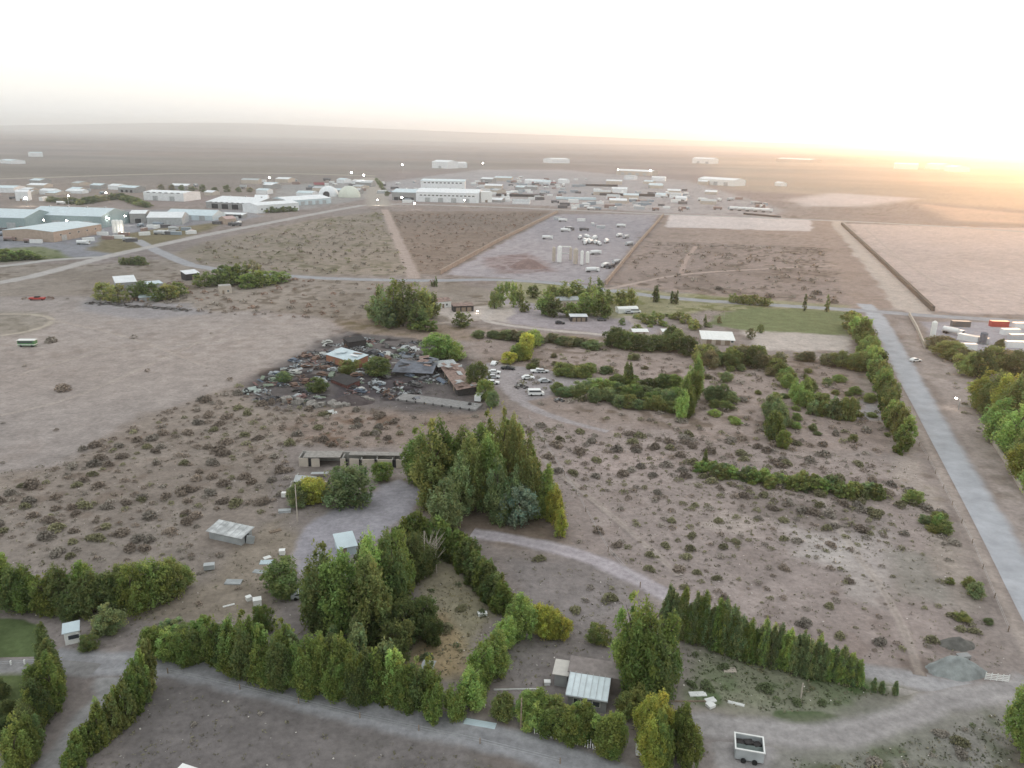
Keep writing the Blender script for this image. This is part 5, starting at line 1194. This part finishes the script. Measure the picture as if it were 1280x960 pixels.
# pale wall on the right edge
def low_wall(px, h, t, mt, label, name='low_wall', cat='wall', cap=True):
    g_ = [Vector((q[0], q[1], 0)) for q in gp(px)]; o = empty(name, g_[0], 0, label, cat); m = MB(); mc = MB()
    for k, (u, v) in enumerate(zip(g_[:-1], g_[1:])):
        d = v-u; c = (u+v)/2-g_[0]; a_ = math.atan2(d.y, d.x)
        m.box((c.x, c.y, h/2-.003*k), (d.length, t+.004*k, h), a_); mc.box((c.x, c.y, h+.05-.003*k), (d.length, t+.12+.004*k, .1), a_)
    m.build('wall', mt, o)
    if cap: mc.build('coping', mt, o)
    return o
low_wall([(1229,537),(1256,578),(1272,606),(1300,650),(1330,700)], 1.2, .35, CREAM, 'low pale wall in front of the yellow-green trees at the right edge')
low_wall([(1136,394),(1146,412),(1156,436)], 1.6, .4, CREAM, 'pale wall closing the container yard on its left side')
low_wall([(697,266),(620,304),(550,343)], 2.6, .8, EARTH, 'pinkish boundary wall on the left side of the gravel yard')
low_wall([(829,270),(794,310),(757,356)], 2.6, .8, EARTH, 'pinkish boundary wall on the right side of the gravel yard')
low_wall([(1052,281),(1100,326),(1166,389)], 2.4, 1.6, mat('dark_bank', (.12,.10,.085), 1, noise=.3), 'long dark hedge-like bank beside the straight dirt road at the right', 'dark_bank', 'bank', cap=False)
for i in range(34):
    f = i/33; x = 112+122*f; y = 379+9*f+random.uniform(-1.2, 1.2); s = random.uniform(.6, 1.1)
    o = link('debris_pile', junk_late(i)); o.location = G(x, y); o.rotation_euler.z = random.uniform(0, 6); o.scale = (s*1.4, s, s*.7); o.color = (.12,.10,.09, 1); tag(o, 'dark pile of debris in the line below the left farmhouse', 'debris pile', 'debris piles below the left farmhouse')
low_wall([(930,268),(975,272)], 1.8, 3, CHAR, 'dark strip of piled material right of the white trucks', 'material_bank', 'bank', cap=False)

# poles and lamps
def pole(px, py, ty, label, lamp=False, mt=WOOD, r_=.14, group=None, bulb=.3, name=None):
    p = G(px, py); h = top_z(p, ty); o = empty(name or ('street_lamp' if lamp else 'utility_pole'), p, random.uniform(0, 3), label, 'lamp' if lamp else 'pole', group)
    m = MB(); m.cyl((0, 0, -.2), (0, 0, h), r_, r_*.7, 7); m.build('pole', STEEL if lamp else mt, o)
    m = MB()
    if lamp:
        m.cyl((0, 0, h-.1), (1.2, 0, h+.1), r_*.5, n=6); m.build('arm', STEEL, o); m = MB(); m.dome((1.2, 0, h-.1), bulb, bulb, bulb*.8, 10, 4); m.dome((1.2, 0, h-.1), bulb, bulb, -bulb*.6, 10, 4); m.build('lamp_head', LAMP, o)
    elif mt is WOOD and h > 4: m.box((0, 0, h-.5), (1.8, .12, .14)); m.build('crossarm', mt, o)
    else: m.cyl((0, 0, h-.02), (0, 0, h+.12), r_*.8, .02, 7); m.build('cap', mt, o)
pole(1198, 512, 498, 'lit street lamp beside the paved road', True, bulb=.32)
for x, y, t, b, l in [(134,252,241,.8,'lit lamp on the far left plots, right one'),(86,256,245,.8,'lit lamp on the far left plots, middle one'),(34,258,248,1.5,'brightest lamp beside the small white building at the far left'),(337,232,222,1.3,'lit lamp alone above the large white hall'),(440,228,216,1.5,'left of the two lamps at the far end of the avenue'),(454,230,219,1.5,'right of the two lamps at the far end of the avenue'),(503,216,206,1.6,'lit lamp on the plain left of the far hall'),(604,214,204,1.4,'lit lamp on the plain right of the far hall'),(471,257,250,.8,'lit lamp at the end of the main road'),
 (13,282,272,.6,'lit lamp on the yard of the blue warehouse, leftmost'),(28,284,274,.6,'lit lamp on the yard of the blue warehouse, second'),(58,286,275,.6,'lit lamp on the yard of the blue warehouse, third'),(85,286,276,.7,'lit lamp above the tan workshop'),(136,284,273,.6,'lit lamp left of the silos'),(156,282,270,.7,'lit lamp behind the silos'),(154,294,287,.6,'lit lamp at the foot of the silos'),(503,258,247,.9,'lit lamp in front of the factory car park'),(517,262,254,.9,'lit lamp right in front of the factory car park'),(582,258,250,.8,'lit lamp before the factory front hall'),
 (772,219,212,.8,'lit lamp at the left end of the pink-white hall'),(812,220,213,.8,'lit lamp at the right end of the pink-white hall'),(599,392,389,.25,'small lit lamp beside the dark open shed')]: pole(x, y, t, l, True, bulb=b, r_=.2)
pole(372, 652, 606, 'leaning pale pole with red base left of the grey yard', mt=CREAM)
pole(531, 722, 664, 'tall thin pale pole before the dark trees of the curved hedge', mt=CREAM, r_=.12)
pole(944, 826, 786, 'pale pole in the middle of the poplar screen', mt=CREAM, r_=.3)
pole(1001, 872, 854, 'thin pale post on the weedy ground', mt=CREAM)
pole(651, 912, 874, 'thin post beside the bottom track', mt=WOOD)
pole(905, 398, 388, 'short white post at the left corner of the far green field', mt=CREAM)
for i, (x, y, t) in enumerate([(536,702,664),(541,704,662),(546,706,668),(539,706,672)]):
    o = empty('dead_tree', G(x, y+10), i, 'bare whitish dead tree above the dry garden', 'tree', 'dead trees above the dry garden'); m = MB(); h = top_z(G(x, y+10), t)
    m.cyl((0, 0, 0), (.1, .2, h*.6), .12, .07, 6); m.build('trunk', CREAM, o); m = MB()
    for k in range(12): a_ = random.uniform(0, 6.28); z = h*random.uniform(.3, .7); l_ = h*.22; m.cyl((.05, .1, z), (l_*math.cos(a_), l_*math.sin(a_), z+h*.3), .06, .02, 4)
    m.build('branch', CREAM, o)
# people-sized dark post (nothing) ; gravel yard plant
def tank(px, py, ty, r_, mt, label, name='storage_tank', group=None, cat='tank'):
    p = G(px, py); h = top_z(p, ty); o = empty(name, p, 0, label, cat, group)
    m = MB(); m.cyl((0, 0, .8), (0, 0, h*.92), r_, n=16); m.cyl((0, 0, h*.92), (0, 0, h), r_, r_*.3, n=16); m.build('shell', mt, o)
    m = MB(); [m.box((r_*.7*sx, r_*.7*sy, .42), (.25, .25, .84)) for sx in (-1, 1) for sy in (-1, 1)]; m.build('leg', STEEL, o)
    m = MB(); [m.box((r_+.15, s_*.25, h*.5), (.06, .06, h*.9)) for s_ in (-1, 1)]; m.build('ladder', STEEL, o)
for i, (x, y, t, r_) in enumerate([(692,328,308,1.1),(699,329,307,1.5),(719,331,310,1.5),(727,332,313,1.0),(713,326,309,.9),(734,330,314,1.2)]):
    tank(x, y, t, r_, WPAINT if i % 2 else CREAM, 'tall whitish upright tank of the batching plant in the gravel yard', group='upright tanks of the batching plant')
o = empty('plant_gantry', G(700,326), 0, 'white frame gantry joining the upright tanks of the batching plant', 'gantry'); m = MB(); h = top_z(G(700,326), 308)
[m.box((x, 2, h/2), (.4, .4, h)) for x in (0, 7)]; m.box((3.5, 2, h-.3), (7.4, 1.2, .6)); m.build('frame', WPAINT, o); m = MB(); m.box((3.5, 2, h*.5), (5, 2, .3)); m.build('deck', STEEL, o)
tank(1165, 424, 401, 1.1, WPAINT, 'white water tank on a tall stand in the container yard at the right', cat='water tank')
tank(1228, 430, 415, 1.4, TARP, 'dark round tank in the container yard at the right', cat='tank')
# trucks and containers
def truck_proto():
    o = empty('tanker_truck', (0, 0, -60), 0, '', 'truck'); m = MB(); m.box((3.6, 0, 1.6), (1.9, 2.3, 2.2)); m.build('cab', CAR, o)
    m = MB(); m.cyl((-4, 0, 2.0), (2.4, 0, 2.0), 1.15, n=12); m.build('barrel', CAR, o); m = MB(); m.box((-.3, 0, .75), (8.4, 1.0, .3)); m.build('chassis', STEEL, o)
    for x in (-3.2, -2.1, 3.3):
        for s_ in (-1, 1): m = MB(); m.cyl((x, s_*.8, .5), (x, s_*1.15, .5), .5, n=10); m.build('wheel', TYRE, o)
    m = MB(); m.box((4.57, 0, 2.0), (.05, 2.0, .8)); m.build('windscreen', GLASS, o); return o
def cont_proto():
    o = empty('shipping_container', (0, 0, -60), 0, '', 'container'); m = MB(); m.box((0, 0, 1.3), (8, 2.5, 2.6)); [m.box((-3.8+.4*k, 0, 1.3), (.15, 2.58, 2.3)) for k in range(20)]; m.build('casing', CAR, o)
    m = MB(); [m.box((4.03, s_*.62, 1.3), (.05, 1.15, 2.3)) for s_ in (-1, 1)]; m.build('door', CAR, o); return o
for i in range(62):
    x = r.uniform(596, 900) if i < 34 else r.uniform(0, 470); y = r.uniform(224, 256) if i < 34 else r.uniform(226, 246); w2 = r.uniform(8, 22); rf = r.choice([WHITE, PALEBLUE, GREYSHEET, WHITE])
    bldg('far_shed', (x, y), (x+w2, y+.6), y-r.uniform(3, 5), r.uniform(12, 24), ('small pale roofed shed among the distant yards right of the factory' if i < 34 else 'small pale roofed shed among the far left plots'), 'gx', r.choice([WHITE, GREYW, CREAM]), rf, 2, group=('small sheds in the distant yards' if i < 34 else 'small sheds on the far left plots'))
TK = truck_proto(); CT = cont_proto()
def put(pr, x, y, rz, c, l, g_=None, s=1):
    o = dup(pr, color=c); o.location = G(x, y); o.rotation_euler.z = math.radians(rz); o.scale = (s, s, s); return tag(o, l, 'truck' if pr is TK else 'container', g_)
for i in range(16):
    put(TK, 724+r.uniform(0, 36), 297+r.uniform(0, 10), r.choice([70, 80, 95]), Wt, 'white tanker truck in the crowded rank at the centre of the gravel yard', 'tanker trucks in the gravel yard rank')
for x, y, rz, c, l in [(684,299,5,Wt,'white tanker truck alone at the left of the gravel yard'),(774,296,60,Wt,'white tanker truck right of the crowded rank'),(782,298,60,Sv,'silver truck right of the crowded rank'),(786,307,50,Sv,'silver truck by the right wall of the gravel yard'),(763,335,55,(.1,.1,.11),'dark truck at the lower right of the gravel yard'),(770,330,55,Sv,'silver truck at the lower right of the gravel yard'),(756,334,60,Wt,'white truck at the lower right of the gravel yard'),(740,340,20,Wt,'white truck at the lower edge of the gravel yard'),(776,284,10,Wt,'white truck at the top of the gravel yard'),(703,277,10,Wt,'white truck at the upper left of the gravel yard'),
  (744,318,30,Wt,'white truck beside the batching plant'),(1190,418,-55,Wt,'white truck behind the brownish trees in the container yard')]: put(TK, x, y, rz, c, l)
for x, y, rz, c, l in [(1248,408,-3,(.42,.05,.04),'red shipping container at the back of the container yard'),(1210,426,-50,Wt,'left white container of the slanted pair in the container yard'),(1222,428,-50,Sv,'right grey container of the slanted pair in the container yard'),(1207,437,0,Wt,'white container behind the brownish trees'),(1262,418,5,Wt,'white container at the right edge of the container yard'),(1272,425,5,Sv,'grey container at the right edge of the container yard'),(1268,434,0,Wt,'low white container near the right edge below the others'),(1200,408,-5,(.12,.12,.12),'dark container at the back of the container yard'),(1276,410,5,Wt,'white container in the back right corner')]: put(CT, x, y, rz, c, l)
# distant yards: individual containers, trucks and material rows
belt = [((596,224),(700,250),36,'scattered across the grey ground right of the factory'),((474,228),(530,244),18,'left of the tall factory block'),((700,236),(880,264),26,'scattered over the right half of the distant yards'),((500,244),(520,256),7,'in the factory car park'),((590,226),(690,252),34,'in the distant yards right of the factory'),((640,222),(740,236),20,'in the reddish scrap rows of the distant yards'),((690,240),(860,262),40,'in the distant yards behind the gravel yard'),((850,248),(960,264),14,'at the right end of the distant yards'),
        ((380,225),(460,240),14,'behind the white domes'),((160,282),(240,296),16,'on the left yards below the white halls'),((0,286),(60,304),14,'on the yard of the blue warehouse'),((100,292),(165,306),12,'around the tan workshop'),((250,274),(300,284),6,'on the plot by the curve of the main road'),((0,236),(140,256),10,'on the far left plots'),((230,226),(460,236),10,'on the far plots behind the halls'),((690,272),(760,290),8,'on the upper half of the gravel yard')]
cc = [(Wt,'white'),(Sv,'grey'),((.10,.10,.11),'dark'),((.26,.18,.16),'reddish'),((.26,.31,.36),'blue'),(Wt,'white')]
for (x0, y0), (x1, y1), n, wh in belt:
    for i in range(n):
        c, cn_ = r.choice(cc); pr = r.choice([TK, CT, CT]); kind = 'truck' if pr is TK else 'container'
        put(pr, r.uniform(x0, x1), r.uniform(y0, y1), r.choice([0, 0, 5, 90, 40]), c, f'{cn_} {kind} {wh}', f'{cn_} {kind}s {wh}', r.uniform(.9, 1.6) if y1 < 270 else 1)
for i, (x, y, w_, c, l) in enumerate([(750,233,44,'dark','long dark row of stacked pipes in the distant yards'),(680,230,30,'red','reddish heap of scrap in the distant yards'),(780,245,60,'dark','dark row of material behind the gravel yard'),(650,246,60,'dark','dark row of material right of the factory'),(830,246,40,'dark','dark row of material in the right distant yards'),(720,250,50,'blue','bluish white rows of pipes in the distant yards')]):
    p = G(x, y); d = depth_at(p); L_ = w_*d/F; o = empty('pipe_stack', p, 0, l, 'pipe stack'); m = MB()
    [m.cyl((-L_/2, k*1.6, 1), (L_/2, k*1.6, 1), .9, n=6) for k in range(5)]; [m.cyl((-L_/2, k*1.6+.8, 2.5), (L_/2, k*1.6+.8, 2.5), .9, n=6) for k in range(4)]
    m.build('pipe', {'dark': CHAR, 'red': MAROON, 'blue': PALEBLUE}[c], o); m = MB(); [m.box((-L_/2+L_*k/6, 3.2, .05), (.5, 9, .12)) for k in range(7)]; m.build('sleeper', WOOD, o)
for i in range(5): put(TK, 918+i*10, 263+i*.6, 5, Wt, 'bright white lorry in the row on the road right of the distant yards', 'white lorries in the row', 1.5)
for p_ in (TK, CT, *CARS.values()):
    for ch in list(p_.children): bpy.data.objects.remove(ch)
    bpy.data.objects.remove(p_)
# ---------- world, sun, haze, camera
w = bpy.data.worlds.new('World'); sc.world = w; w.use_nodes = True
nt = w.node_tree; nt.nodes.clear(); L = nt.links.new
SUN_AZ = math.radians(33.5); SUN_EL = math.radians(1.5)
sky = N(nt, 'ShaderNodeTexSky', sky_type='NISHITA', sun_disc=False, sun_elevation=SUN_EL, sun_rotation=SUN_AZ, altitude=300, air_density=1.0, dust_density=3.0, ozone_density=1.0)
hs = N(nt, 'ShaderNodeHueSaturation'); hs.inputs['Saturation'].default_value = .7
L(sky.outputs[0], hs.inputs['Color'])
# thin bright cloud veil over the clear sky
tc = N(nt, 'ShaderNodeTexCoord'); mp = N(nt, 'ShaderNodeMapping'); mp.inputs['Scale'].default_value = (1, 1, 4)
L(tc.outputs['Generated'], mp.inputs[0])
cn = N(nt, 'ShaderNodeTexNoise'); cn.inputs['Scale'].default_value = 1.6; cn.inputs['Detail'].default_value = 4
L(mp.outputs[0], cn.inputs['Vector'])
cr = N(nt, 'ShaderNodeMapRange'); cr.inputs[1].default_value = .3; cr.inputs[2].default_value = .75; cr.inputs[3].default_value = .90; cr.inputs[4].default_value = 1.1
L(cn.outputs[0], cr.inputs[0])
veil = N(nt, 'ShaderNodeVectorMath', operation='SCALE'); veil.inputs[0].default_value = VEIL if 'VEIL' in globals() else (3.76, 3.88, 3.86)
L(cr.outputs[0], veil.inputs['Scale'])
ad = N(nt, 'ShaderNodeMix', data_type='RGBA', blend_type='ADD'); ad.inputs[0].default_value = 1
L(hs.outputs[0], ad.inputs[6]); L(veil.outputs[0], ad.inputs[7])
bg = N(nt, 'ShaderNodeBackground'); bg.inputs['Strength'].default_value = .15
L(ad.outputs[2], bg.inputs['Color'])
wo = N(nt, 'ShaderNodeOutputWorld'); L(bg.outputs[0], wo.inputs[0])

sd = bpy.data.lights.new('sun', 'SUN'); sd.energy = SUN_E if 'SUN_E' in globals() else 1.0; sd.angle = math.radians(3); sd.color = (1, .52, .20)
so = bpy.data.objects.new('sun', sd); COL.objects.link(so)
dirv = Vector((math.sin(SUN_AZ)*math.cos(SUN_EL), math.cos(SUN_AZ)*math.cos(SUN_EL), math.sin(SUN_EL)))
so.rotation_euler = dirv.to_track_quat('Z', 'Y').to_euler()
so.location = (0, 0, 300)

hb = MB(); hb.box((0, 22200, 105), (2*96000, 46000+2000, 2*145))
hz = bpy.data.materials.new('haze'); hz.use_nodes = True; t2 = hz.node_tree; t2.nodes.clear()
vo = N(t2, 'ShaderNodeOutputMaterial'); pv = N(t2, 'ShaderNodeVolumePrincipled')
pv.inputs['Color'].default_value = (.985, .99, 1, 1); pv.inputs['Density'].default_value = 1.25e-4; pv.inputs['Anisotropy'].default_value = .86
t2.links.new(pv.outputs[0], vo.inputs['Volume'])
ho = hb.build('haze', hz); tag(ho, kind='stuff')

cam = bpy.data.cameras.new('camera'); co = bpy.data.objects.new('camera', cam); COL.objects.link(co)
cam.sensor_fit = 'HORIZONTAL'; cam.sensor_width = 36; cam.lens = 36*F/W; cam.clip_start = 1; cam.clip_end = 200000
co.matrix_world = Matrix.Translation((0, 0, H)) @ RM.to_4x4()
sc.camera = co
sc.render.engine = 'CYCLES'
sc.cycles.volume_bounces = 2; sc.cycles.max_bounces = 4; sc.cycles.transparent_max_bounces = 16
sc.view_settings.view_transform = 'Standard'; sc.view_settings.look = 'None'; sc.view_settings.gamma = 1
sc.view_settings.exposure = EXPO if 'EXPO' in globals() else .76
